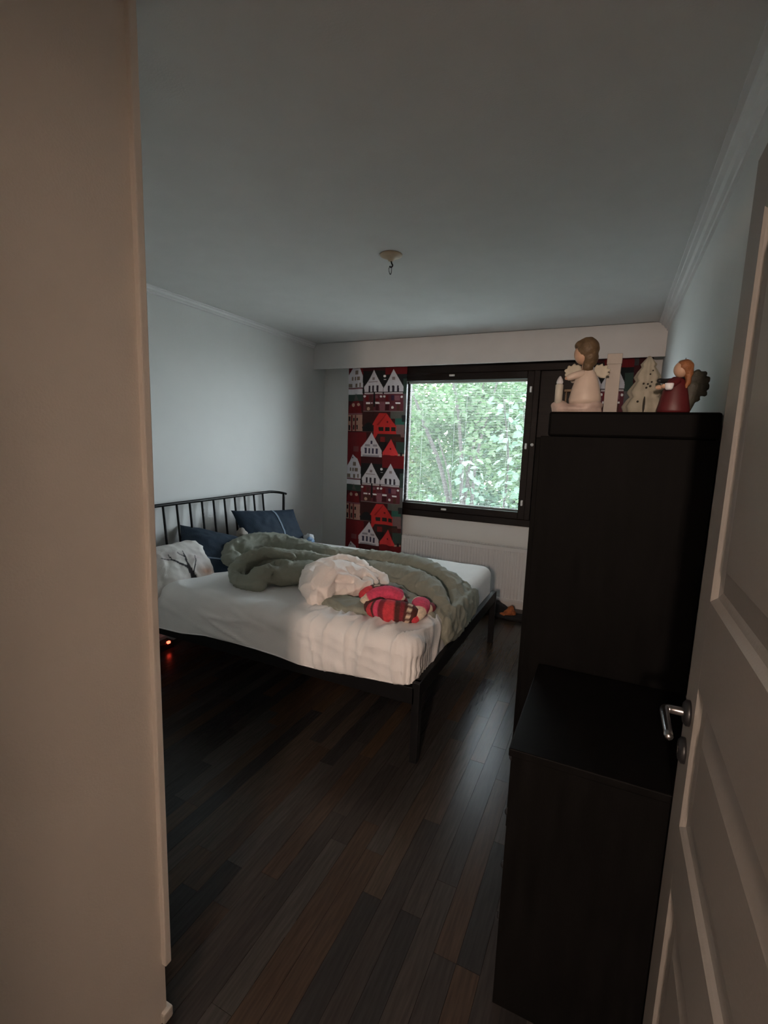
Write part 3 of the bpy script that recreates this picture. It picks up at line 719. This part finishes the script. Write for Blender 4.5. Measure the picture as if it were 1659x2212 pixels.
# ------------------------------------------------------------------ wardrobe and chest
wd = thing('wardrobe', 'tall black wardrobe with figurines on top', 'wardrobe', (.0, 2.2, 0))
WX, WY0, WY1, WT = -.2275, 1.72, 2.62, 1.652
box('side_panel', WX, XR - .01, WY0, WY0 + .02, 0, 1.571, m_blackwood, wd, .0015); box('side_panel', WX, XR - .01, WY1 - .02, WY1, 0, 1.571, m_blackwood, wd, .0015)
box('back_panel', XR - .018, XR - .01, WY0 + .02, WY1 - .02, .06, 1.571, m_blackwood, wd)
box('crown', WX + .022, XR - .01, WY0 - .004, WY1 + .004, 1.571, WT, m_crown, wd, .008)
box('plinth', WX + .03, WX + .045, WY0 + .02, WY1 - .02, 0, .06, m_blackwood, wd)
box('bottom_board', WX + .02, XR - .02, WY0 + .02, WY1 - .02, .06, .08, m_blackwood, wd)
for k in range(2):
    y0 = WY0 + .022 + k * .43; dr = box('door', WX - .018, WX - .001, y0, y0 + .425, .065, 1.566, m_blackwood, wd, .002)
    yh = y0 + (.395 if k == 0 else .03)
    hd = tube('handle', [(WX - .018, yh, .78, .005), (WX - .045, yh, .79, .005), (WX - .045, yh, .95, .005), (WX - .018, yh, .96, .005)], m_steel, None, 5, 8); hd.parent = dr; hd.matrix_parent_inverse = dr.matrix_world.inverted() @ Matrix.Translation(wd.location) @ Matrix.Translation(-wd.location)
ch = thing('chest_of_drawers', 'low black chest of drawers in front of the wardrobe', 'chest', (.05, 1.43, 0))
CX, CY0, CY1, CT = -.171, 1.165, 1.705, .772
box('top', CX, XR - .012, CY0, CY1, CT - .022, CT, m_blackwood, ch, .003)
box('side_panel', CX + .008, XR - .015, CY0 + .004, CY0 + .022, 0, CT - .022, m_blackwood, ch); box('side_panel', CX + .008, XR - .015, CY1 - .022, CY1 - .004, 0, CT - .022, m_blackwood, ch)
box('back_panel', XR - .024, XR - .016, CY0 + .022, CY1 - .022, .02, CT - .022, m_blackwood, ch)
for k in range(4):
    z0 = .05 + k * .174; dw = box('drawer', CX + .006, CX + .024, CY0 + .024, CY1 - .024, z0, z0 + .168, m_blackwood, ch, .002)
    for yy in (CY0 + .14, CY1 - .14):
        kn = ball('knob', (CX - .006, yy, z0 + .084), .012, .012, .012, m_dark); kn.parent = dw

# ------------------------------------------------------------------ open panelled door
dx, dt = .188, .040
door = sroot('door_1', 'open greige panelled door', (dx, .26, 0))
Y0, Y1, DZ0, DZ1 = .262, 1.143, .012, 2.06
rails = [(.012, .30), (.655, .795), (1.09, 1.262), (1.94, 2.06)]     # bottom, lower, lock and top rails
pan = [(.30, .655), (.795, 1.09), (1.262, 1.94)]
st = .105
L = [(dx, dx + dt, Y0, Y0 + st, DZ0, DZ1), (dx, dx + dt, Y1 - st, Y1, DZ0, DZ1)]
boxes('stile', [L[0]], m_door, door, .002); boxes('stile', [L[1]], m_door, door, .002)
for a, b in rails: boxes('rail', [(dx, dx + dt, Y0 + st, Y1 - st, a, b)], m_door, door)
def raised(y0, y1, z0, z1):
    V = []; F = []
    lv = [(0, 0.0), (.006, .004), (.012, .009), (.020, .011), (.026, .013), (.070, .004), (.074, .003)]
    for ins, dep in lv:
        for yy, zz_ in ((y0 + ins, z0 + ins), (y1 - ins, z0 + ins), (y1 - ins, z1 - ins), (y0 + ins, z1 - ins)): V.append((dx + dep, yy, zz_))
    for i in range(len(lv) - 1):
        for k in range(4): F.append((i * 4 + k, (i + 1) * 4 + k, (i + 1) * 4 + (k + 1) % 4, i * 4 + (k + 1) % 4))
    n = (len(lv) - 1) * 4; F.append((n + 3, n + 2, n + 1, n)); nb = len(V)
    for yy, zz_ in ((y0, z0), (y1, z0), (y1, z1), (y0, z1)): V.append((dx + dt - .006, yy, zz_))
    F.append((nb, nb + 1, nb + 2, nb + 3)); F += [(k, (k + 1) % 4, nb + (k + 1) % 4, nb + k) for k in range(4)]
    return pydata('panel', V, F)
for a, b in pan: obj('panel', raised(Y0 + st, Y1 - st, a, b), m_door, door)
hy = 1.088
for zc, nm_ in ((1.012, 'rose'), (.930, 'key_rose')):
    V, F = lathe_data([(.026, 0), (.026, .006), (.020, .011), (.010, .012)], (0, 0, 0), 24)
    ro = obj(nm_, pydata(nm_, [(dx - z_, hy + y_, zc + x_) for x_, y_, z_ in V], F), m_dark, door, True)
    if nm_ == 'key_rose':
        kh = box('keyhole', dx - .0128, dx - .0115, hy - .002, hy + .002, zc - .007, zc + .007, m_floorbase, door)
m_lev = mat('polished_nickel', (.42, .41, .42), .22, .1, 40, metal=1)
lever = tube('lever_handle', [(dx - .004, hy, 1.012, .0095), (dx - .036, hy, 1.012, .0095), (dx - .045, hy - .010, 1.012, .009), (dx - .046, hy - .045, 1.012, .0085), (dx - .046, hy - .108, 1.010, .008)], m_lev, door, 5, 10)
for zc in (.25, 1.03, 1.80): lathe('hinge', [(.007, -.05), (.007, .05)], (dx + .012, .252, zc), m_steel, door, 10)
# frame of the doorway
struct(boxes('trim_5', [(-.726, -.706, .12, .26, 0, 2.12), (-.706, .232, .12, .26, 2.1, 2.12)], m_trim), 'white lining of the bedroom doorway')

# ------------------------------------------------------------------ ceiling hook
hk = thing('ceiling_hook', 'cream ceiling cup with a dark hook and dangling wire', 'ceiling hook', (-1.144, 2.426, 2.5))
lathe('cup', [(.060, -.001), (.058, -.006), (.045, -.012), (.022, -.020), (.012, -.032), (.008, -.034)], (-1.144, 2.426, 2.5), m_cream, hk)
tube('hook', [(-1.144, 2.426, 2.472, .004), (-1.138, 2.426, 2.455, .004), (-1.132, 2.424, 2.445, .004), (-1.138, 2.422, 2.436, .004), (-1.148, 2.422, 2.440, .0035)], m_dark, hk, 5, 8)
m_wire = mat('grey_wire', (.20, .20, .20), .5, .1, 40)
tube('wire', [(-1.146, 2.424, 2.445, .002), (-1.153, 2.424, 2.430, .002), (-1.150, 2.424, 2.412, .002), (-1.143, 2.424, 2.402, .003), (-1.138, 2.424, 2.412, .002), (-1.137, 2.424, 2.440, .002)], m_wire, hk, 5, 8)

# ------------------------------------------------------------------ figurines on the wardrobe
m_dress = mat('cream_ceramic', (.52, .43, .36), .45, .08, 25); m_base = mat('pinkish_ceramic', (.42, .33, .29), .5, .25, 22); m_hair = mat('brown_hair_ceramic', (.10, .065, .032), .6, .3, 40, .3, 90)
m_skin = mat('skin_ceramic', (.50, .32, .22), .5, .06, 20); m_wing = mat('ivory_wing', (.38, .35, .27), .5, .12, 40); m_cand = mat('ivory_wax', (.46, .44, .38), .45, .06, 20)
m_flame = mat('clear_flame_bulb', (.55, .56, .58), .15, .05, 20, spec=.8)
T = 1.666
def wing(name, c, dirx, L, Hh, material, parent, tilt=0, yth=.006, rot=0):
    """fan of rounded feathers in the XZ plane"""
    parts = []
    for k in range(6):
        a = R(-38 + 24 * k + tilt); ln = L * (.62 + .38 * math.sin((k + 1.2) / 7 * math.pi))
        tx, tz = c[0] + dirx * ln * math.cos(a), c[2] + Hh * ln / L * math.sin(a) * 1.1
        parts.append(tube_data([(c[0], c[1], c[2], L * .16), ((c[0] + tx) / 2, c[1] + yth, (c[2] + tz) / 2, L * .24), (tx, c[1] + yth, tz, L * .16)], 4, 10, .35 if False else 1))
    V, F = merge(parts); V = [(x_, c[1] + (y_ - c[1]) * .28, z_) for x_, y_, z_ in V]
    return obj(name, remeshed(name, (V, F), .0035, 2), material, parent, True)
an = thing('angel_figurine', 'cream angel figurine with brown hair beside a small candle on an oval base', 'figurine', (-.14, 2.035, T))
bs = remeshed('base', merge([ballVF((-.145, 2.035, T + .016), (.092, .05, .022)), ballVF((-.205, 2.03, T + .028), (.034, .03, .020)), ballVF((-.11, 2.03, T + .030), (.06, .04, .024)), lathe_data([(.088, 0), (.092, .01)], (-.143, 2.035, T), 24, 1, .5)]), .004, 3)
displace(bs, lambda c, n: .004 * fb(c, 40)); 
for v in bs.vertices: v.co.z = max(v.co.z, T)
obj('base', bs, m_base, an, True)
lathe('candle', [(.0145, 0), (.0145, .072), (.010, .076)], (-.212, 2.02, T + .035), m_cand, an, 16)
lathe('flame', [(.011, 0), (.013, .008), (.010, .018), (.003, .030)], (-.212, 2.02, T + .110), m_flame, an, 14)
lathe('dress', [(.056, 0), (.058, .02), (.050, .06), (.040, .095), (.030, .118), (.020, .130), (.010, .136)], (-.118, 2.035, T + .035), m_dress, an, 24, 1, .8)
tube('arm', [(-.132, 2.02, T + .148, .015), (-.158, 2.008, T + .140, .014), (-.180, 2.005, T + .132, .012)], m_dress, an); ball('hand', (-.186, 2.004, T + .130), .008, .007, .007, m_skin, an)
tube('arm', [(-.105, 2.06, T + .148, .013), (-.13, 2.075, T + .135, .012), (-.17, 2.06, T + .128, .010)], m_dress, an)
lathe('neck', [(.011, 0), (.010, .03)], (-.128, 2.035, T + .165), m_skin, an, 12)
hdg = ball('head', (-.136, 2.03, T + .222), .034, .036, .040, m_skin, an)
hr = remeshed('hair', merge([ballVF((-.123, 2.028, T + .238), (.042, .043, .044)), ballVF((-.112, 2.03, T + .205), (.030, .036, .035)), ballVF((-.116, 2.03, T + .175), (.020, .025, .025)), ballVF((-.150, 2.028, T + .252), (.020, .03, .018))]), .004, 3)
displace(hr, lambda c, n: .0025 * fb(c, 60)); obj('hair', hr, m_hair, an, True)
wing('wing', (-.150, 2.06, T + .155), -1, .050, .036, m_wing, an, 6); wing('wing', (-.088, 2.065, T + .155), 1, .050, .036, m_wing, an, 6)
boxes('bench', [(-.195, -.155, 2.03, 2.06, T + .082, T + .092), (-.19, -.183, 2.03, 2.06, T + .03, T + .082), (-.168, -.161, 2.03, 2.06, T + .03, T + .082)], m_hair, an, .002)
wb = thing('box', 'tall narrow white box standing behind the angel figurine', 'box', (-.028, 2.15, T))
m_box = mat('off_white_board', (.33, .305, .275), .6, .06, 20)
box('body', -.053, -.003, 2.13, 2.19, T, T + .215, m_box, wb, .002); box('lid', -.055, -.001, 2.128, 2.192, T + .196, T + .236, m_box, wb, .002)
# tree-shaped lantern with punched holes
lt = thing('tree_lantern', 'white ceramic fir tree lantern with punched holes', 'lantern', (.095, 2.10, T))
m_lant = mat('matt_ivory_ceramic', (.29, .275, .22), .6, .1, 25); m_hole = mat('dark_hole', (.02, .018, .012), .8, .1, 20)
V = []; F = []; seg = 40
prof = [(.062, 0), (.068, .012), (.074, .030), (.060, .055), (.050, .066), (.060, .080), (.058, .090), (.042, .115), (.036, .124), (.044, .138), (.034, .158), (.022, .176), (.026, .186), (.012, .205), (.003, .216)]
for r_, z_ in prof:
    for k in range(seg):
        a = 2 * math.pi * k / seg; rr = r_ * (1 + .07 * math.cos(a * 8)); V.append((.090 + rr * math.cos(a), 2.10 + .8 * rr * math.sin(a), T + z_))
for i in range(len(prof) - 1):
    for k in range(seg): F.append((i * seg + k, i * seg + (k + 1) % seg, (i + 1) * seg + (k + 1) % seg, (i + 1) * seg + k))
F.append(tuple(range(seg - 1, -1, -1))); F.append(tuple((len(prof) - 1) * seg + k for k in range(seg)))
obj('body', pydata('body', V, F), m_lant, lt, True)
for hx, hz, hr_, hh in ((.10, .102, .0042, .0042), (.088, .096, .0038, .0038), (.092, .110, .0035, .0035), (.104, .118, .0032, .0032), (.078, .112, .0035, .0035), (.097, .146, .003, .003), (.105, .160, .0025, .0025), (.064, .046, .004, .004), (.085, .034, .004, .03)):
    r_ = float(np.interp(hz, [p[1] for p in prof], [p[0] for p in prof])) * 1.04; dxx = hx - .090
    yy = 2.10 - .8 * math.sqrt(max(1e-6, r_ * r_ - dxx * dxx)) - .002
    hO = ball('hole', (hx, yy, T + hz), hr_, .003, hh, m_hole, lt)
# red dressed figurine
rf = thing('red_figurine', 'red dressed angel figurine with auburn hair and dark wings holding a white cup', 'figurine', (.18, 2.0, T))
m_redc = mat('red_ceramic', (.085, .007, .009), .5, .15, 25); m_aub = mat('auburn_hair', (.22, .085, .03), .6, .3, 40, .3, 90); m_dwing = mat('dark_olive_wing', (.026, .025, .015), .6, .4, 30, .2, 60)
lathe('dress', [(.050, 0), (.052, .01), (.046, .04), (.040, .07), (.034, .095), (.024, .115), (.012, .124)], (.176, 1.992, T), m_redc, rf, 24, 1, .85)
tube('arm', [(.178, 1.972, T + .110, .013), (.160, 1.958, T + .096, .012), (.142, 1.95, T + .090, .010)], m_redc, rf); ball('hand', (.136, 1.949, T + .089), .009, .008, .008, m_skin, rf)
tube('arm', [(.170, 2.01, T + .112, .012), (.145, 2.0, T + .112, .009), (.122, 1.985, T + .112, .008)], m_dark, rf); ball('hand', (.122, 1.955, T + .086), .011, .008, .008, m_skin, rf)
lathe('cup', [(.008, 0), (.012, .004), (.0145, .020), (.0135, .022)], (.152, 1.946, T + .076), m_tis, rf, 16)
ball('head', (.186, 1.985, T + .148), .024, .024, .027, m_skin, rf)
hr = remeshed('hair', merge([ballVF((.196, 1.985, T + .156), (.027, .027, .026)), ballVF((.208, 1.985, T + .140), (.016, .02, .024)), ballVF((.210, 1.98, T + .115), (.010, .013, .024)), ballVF((.206, 1.975, T + .094), (.006, .008, .014))]), .0035, 3)
displace(hr, lambda c, n: .002 * fb(c, 70)); obj('hair', hr, m_aub, rf, True)
parts = []
for k in range(8):
    a = R(52 - 21 * k); ln = [.050, .062, .070, .074, .072, .064, .060, .064][k]
    cx_, cz_ = .212, T + .105 - .006 * max(0, k - 4)
    parts.append(tube_data([(cx_ - .004, 2.012, cz_, .018), (cx_ + .5 * ln * math.cos(a), 2.018, cz_ + .5 * ln * math.sin(a), .020), (cx_ + ln * math.cos(a) * .92, 2.014, cz_ + ln * math.sin(a), .010)], 4, 10))
parts.append(tube_data([(.215, 2.012, T + .015, .018), (.225, 2.014, T + .06, .024), (.232, 2.014, T + .10, .026)], 4, 10))
V, F = merge(parts); V = [(min(x_, XR - .012), 2.012 + (y_ - 2.012) * .5, max(z_, T + .001)) for x_, y_, z_ in V]
obj('wing', remeshed('wing', (V, F), .0035, 1), m_dwing, rf, True)
cn = thing('candle', 'pale cream candle behind the red figurine', 'candle', (.205, 2.12, T))
lathe('wax', [(.022, 0), (.022, .195), (.018, .199), (.004, .197)], (.208, 2.12, T), mat('pale_cream_wax', (.34, .34, .28), .5, .06, 20), cn, 20); tube('wick', [(.208, 2.12, T + .196, .0012), (.209, 2.12, T + .208, .001)], m_dark, cn, 2, 6)

for root in (an, wb, lt, rf, cn):        # set the group near the front edge of the wardrobe top
    root.scale = (.891,) * 3; root.location = (root.location.x * .891, root.location.y * .891, WT)

# ------------------------------------------------------------------ floor clutter
ps = thing('power_strip', 'black power strip with a glowing red switch under the head of the bed', 'power strip', (-2.79, 2.33, 0))
box('housing', -2.84, -2.765, 2.18, 2.38, 0, .052, m_dark, ps, .006); box('switch', -2.772, -2.755, 2.315, 2.338, .044, .060, m_led, ps, .002)
for k in range(2): lathe('socket', [(.018, 0), (.018, .003), (.014, .003), (.014, .001)], (-2.803, 2.225 + .055 * k, .052), m_dark, ps, 16)
tube('cord', [(-2.80, 2.18, .02, .004), (-2.81, 2.05, .006, .004), (-2.84, 1.8, .006, .004), (-2.86, 1.6, .05, .004)], m_dark, ps)
m_cloth = mat('black_fabric', (.008, .008, .009), .9, .3, 20, .3, 80); m_or = mat('orange_fabric', (.30, .085, .022), .8, .5, 30, .3, 60)
bg = thing('bag', 'black slumped bag with an orange lining on the floor below the radiator', 'bag', (-.75, 4.3, 0))
me = remeshed('bag_body', merge([tube_data([(-.98, 4.30, .06, .05), (-.90, 4.28, .075, .075), (-.82, 4.27, .06, .06), (-.74, 4.26, .04, .045)], 5, 12, .9), tube_data([(-.82, 4.22, .025, .06), (-.66, 4.24, .022, .075), (-.5, 4.25, .022, .07), (-.40, 4.25, .02, .05)], 5, 12, .35)]), .009, 3)
displace(me, lambda c, n: .006 * fb(c, 22) + .003 * ridged(c, 35))
for v in me.vertices: v.co.z = max(v.co.z, .001)
obj('bag_body', me, m_cloth, bg, True)
me = remeshed('lining', merge([tube_data([(-.80, 4.20, .028, .018), (-.745, 4.21, .040, .026), (-.705, 4.23, .070, .032), (-.70, 4.25, .095, .024)], 5, 10, .9), tube_data([(-.73, 4.2, .05, .02), (-.67, 4.22, .065, .025)], 4, 10)]), .005, 2)
displace(me, lambda c, n: .006 * fb(c, 40) + .004 * ridged(c, 60)); obj('lining', me, m_or, bg, True)

# ------------------------------------------------------------------ hall lamp behind the camera
hl = thing('hall_lamp', 'warm glowing globe pendant lamp hanging in the hall', 'lamp', (LX, -1.62, 2.5))
m_globe = mat('lit_opal_globe', (.9, .8, .7), .4, .01, 5, emit=(1, .75, .60), estr=LAMP_W)
lathe('ceiling_cup', [(.05, -.001), (.045, -.03), (.01, -.04)], (LX, -1.62, 2.5), m_white, hl)
tube('cord', [(LX, -1.62, 2.465, .004), (LX, -1.62, 2.05, .004)], m_white, hl, 1, 6)
lathe('socket', [(.028, 0), (.028, .06), (.012, .075)], (LX, -1.62, 1.96), m_white, hl)
ball('globe', (LX, -1.62, 1.90), .070, .070, .070, m_globe, hl)

# ------------------------------------------------------------------ outdoors
gr = box('ground', -40, 40, 4.85, 60, -1.0, -.9, mat('gravel_yard', (.46, .46, .43), .9, .3, 3)); struct(gr, 'pale gravel yard outside the window')
box_out = struct(box('wall_outside', XL - .3, XR + .3, YB + .261, YB + .28, -.9, -.04, m_wall), 'outer face of the house below the window')
m_bark = mat('grey_bark', (.013, .0100, .0085), .9, .3, 18, .4, 50, stretch=(1, 1, .2))
m_leafs = [mat('leaf_green', c, .6, .35, 3, trans=.45) for c in ((.030, .062, .022), (.022, .056, .030), (.048, .074, .020))]
nr = np.random.RandomState(5)
def leaf_cloud(name, blobs, n, size, material, parent):
    tot = sum(b[3] * b[4] * b[5] for b in blobs); V = []; F = []
    for (cx_, cy_, cz_, rx, ry, rz) in blobs:
        k = max(20, int(n * rx * ry * rz / tot))
        d = nr.normal(size=(k, 3)); d /= np.linalg.norm(d, axis=1)[:, None]; rr = nr.uniform(.25, 1, (k, 1)) ** .6
        P = d * rr * np.array([rx, ry, rz]) + np.array([cx_, cy_, cz_])
        ax = nr.normal(size=(k, 3)); ax[:, 2] = -abs(ax[:, 2]) * .7; ax /= np.linalg.norm(ax, axis=1)[:, None]
        sd = np.cross(ax, nr.normal(size=(k, 3))); sd /= np.linalg.norm(sd, axis=1)[:, None]; nm = np.cross(ax, sd)
        s = size * nr.uniform(.7, 1.3, (k, 1))
        base = len(V)
        A = P; B = P + ax * s * .45 + sd * s * .34 + nm * s * .1; Cc = P + ax * s; Dd = P + ax * s * .45 - sd * s * .34 + nm * s * .1
        V += np.stack([A, B, Cc, Dd], 1).reshape(-1, 3).tolist()
        for i in range(k):
            j = base + 4 * i; F += [(j, j + 1, j + 2), (j, j + 2, j + 3)]
    o = obj(name, pydata(name, V, F), material, parent); o['kind'] = 'stuff'; return o
def tree(label, loc, trunks, blobs, n, size, mi, group='trees outside the window'):
    t = thing('tree', label, 'tree', loc, group)
    for P in trunks: tube('trunk', P, m_bark, t, 5, 8)
    leaf_cloud('foliage', blobs, n, size, m_leafs[mi], t); return t
# many-stemmed tree straight outside
tree('many-stemmed grey-barked tree leaning outside the window', (-2.1, 7.4, -.9),
     [[(-2.15, 7.4, -.9, .045), (-2.25, 7.4, .2, .042), (-2.45, 7.35, 1.1, .034), (-2.75, 7.3, 1.8, .028), (-3.1, 7.3, 2.6, .02)],
      [(-2.05, 7.4, -.9, .04), (-2.1, 7.4, .4, .036), (-2.16, 7.4, 1.4, .03), (-2.3, 7.4, 2.3, .02), (-2.5, 7.4, 2.8, .012)],
      [(-1.95, 7.5, -.9, .036), (-1.97, 7.5, .5, .03), (-1.92, 7.5, 1.4, .024), (-1.75, 7.5, 2.2, .016), (-1.6, 7.5, 2.8, .01)],
      [(-2.2, 7.5, -.9, .034), (-2.08, 7.5, .7, .028), (-2.0, 7.6, 1.7, .02), (-1.9, 7.6, 2.7, .012)],
      [(-2.22, 7.35, .2, .02), (-2.3, 7.3, 1.0, .016), (-2.5, 7.25, 1.6, .010)]],
     [(-2.8, 8.0, 2.25, 1.4, .8, .7), (-1.5, 8.0, 2.1, 1.0, .8, .8), (-3.2, 7.7, 1.3, .8, .7, .9), (-1.2, 7.8, 1.2, .7, .6, .7), (-2.7, 7.8, .2, .9, .7, .7), (-2.2, 8.4, 1.6, 1.4, .6, 1.0), (-2.9, 6.9, 1.9, .5, .3, .4), (-2.0, 6.9, 2.1, .6, .3, .3), (-2.5, 6.9, .45, .5, .3, .35), (-1.75, 6.95, 1.5, .3, .25, .4)], 10500, .095, 0)
tree('tall leafy tree standing further back outside', (-4.6, 11.5, -.9),
     [[(-4.6, 11.5, -.9, .14), (-4.5, 11.5, 1.0, .11), (-4.3, 11.5, 2.6, .05)]],
     [(-4.3, 11.5, 1.7, 2.4, 1.4, 1.7), (-3.0, 11.8, .6, 2.2, 1.2, 1.4), (-5.8, 11.6, 1.9, 1.8, 1.4, 1.5), (-2.9, 12.0, 2.3, 1.3, 1.0, 1.1)], 12000, .15, 2)
tree('bushy dark tree at the right side of the view', (-1.6, 10.5, -.9),
     [[(-1.7, 10.5, -.9, .09), (-1.8, 10.5, 1.0, .07), (-1.9, 10.6, 3.0, .04)]],
     [(-2.2, 10.4, .6, 1.5, 1.0, 1.5), (-1.9, 10.8, 2.2, 1.1, .9, .9), (-2.4, 10.6, -.2, 1.8, .9, .8)], 7000, .13, 1)
# near shrub with large leaves, each leaf its own piece
sh = thing('shrub', 'broad-leaved shrub hanging close to the right side of the window', 'shrub', (-1.2, 6.0, -.9))
stems = [[(-1.25, 6.1, -.9, .02), (-1.2, 6.05, .4, .016), (-1.15, 6.0, 1.3, .012), (-1.25, 5.95, 2.1, .007)], [(-1.3, 6.1, -.9, .018), (-1.45, 6.0, .3, .014), (-1.6, 5.95, 1.0, .009), (-1.7, 5.9, 1.35, .005)],
         [(-1.2, 6.1, -.9, .018), (-1.0, 6.0, .5, .014), (-.95, 5.95, 1.4, .009), (-1.0, 5.9, 2.0, .005)], [(-1.3, 6.1, -.9, .018), (-1.75, 6.05, .0, .013), (-2.05, 6.0, .55, .008), (-2.2, 6.0, .85, .005)], [(-1.35, 6.1, -.9, .018), (-2.3, 6.1, .2, .013), (-2.55, 6.05, .8, .008)]]
m_big = mat('broad_leaf_green', (.052, .104, .066), .5, .3, 4, trans=.45)
V = []; F = []; Ls = 7
for i in range(Ls + 1):
    t = i / Ls; w_ = .36 * math.sin(math.pi * min(1, t * 1.02)) ** .8 * (1 - .45 * t) * 1.25; zc = -.16 * t * t
    V += [(-w_, t, zc + .06 * w_ * 2), (0, t, zc), (w_, t, zc + .06 * w_ * 2)]
for i in range(Ls):
    a = i * 3; F += [(a, a + 1, a + 4, a + 3), (a + 1, a + 2, a + 5, a + 4)]
leaf_me = pydata('leaf', V, F); leaf_me.materials.append(m_big); leaf_me.polygons.foreach_set('use_smooth', [True] * len(leaf_me.polygons))
for P in stems: tube('stem', P, m_bark, sh, 5, 6)
nl = 0
for si, P in enumerate(stems):
    Q = catmull([p[:3] for p in P], 14); Q = Q[len(Q) // 3:]
    for q in Q:
        for r_ in range(2 if si else 3):
            if nl >= 290: break
            s = rnd.uniform(.075, .125); az = rnd.uniform(0, 2 * math.pi); el = R(rnd.uniform(-65, 10))
            o = bpy.data.objects.new('leaf', leaf_me); C.objects.link(o); o.parent = sh; o.matrix_parent_inverse = Matrix.Translation(-sh.location)
            off = Vector((math.cos(az), math.sin(az), 0)) * rnd.uniform(.01, .20)
            o.location = Vector(q) + off + Vector((0, 0, rnd.uniform(-.08, .08))); o.rotation_euler = (el, rnd.uniform(-.7, .7), az - math.pi / 2); o.scale = (s, s, s); nl += 1
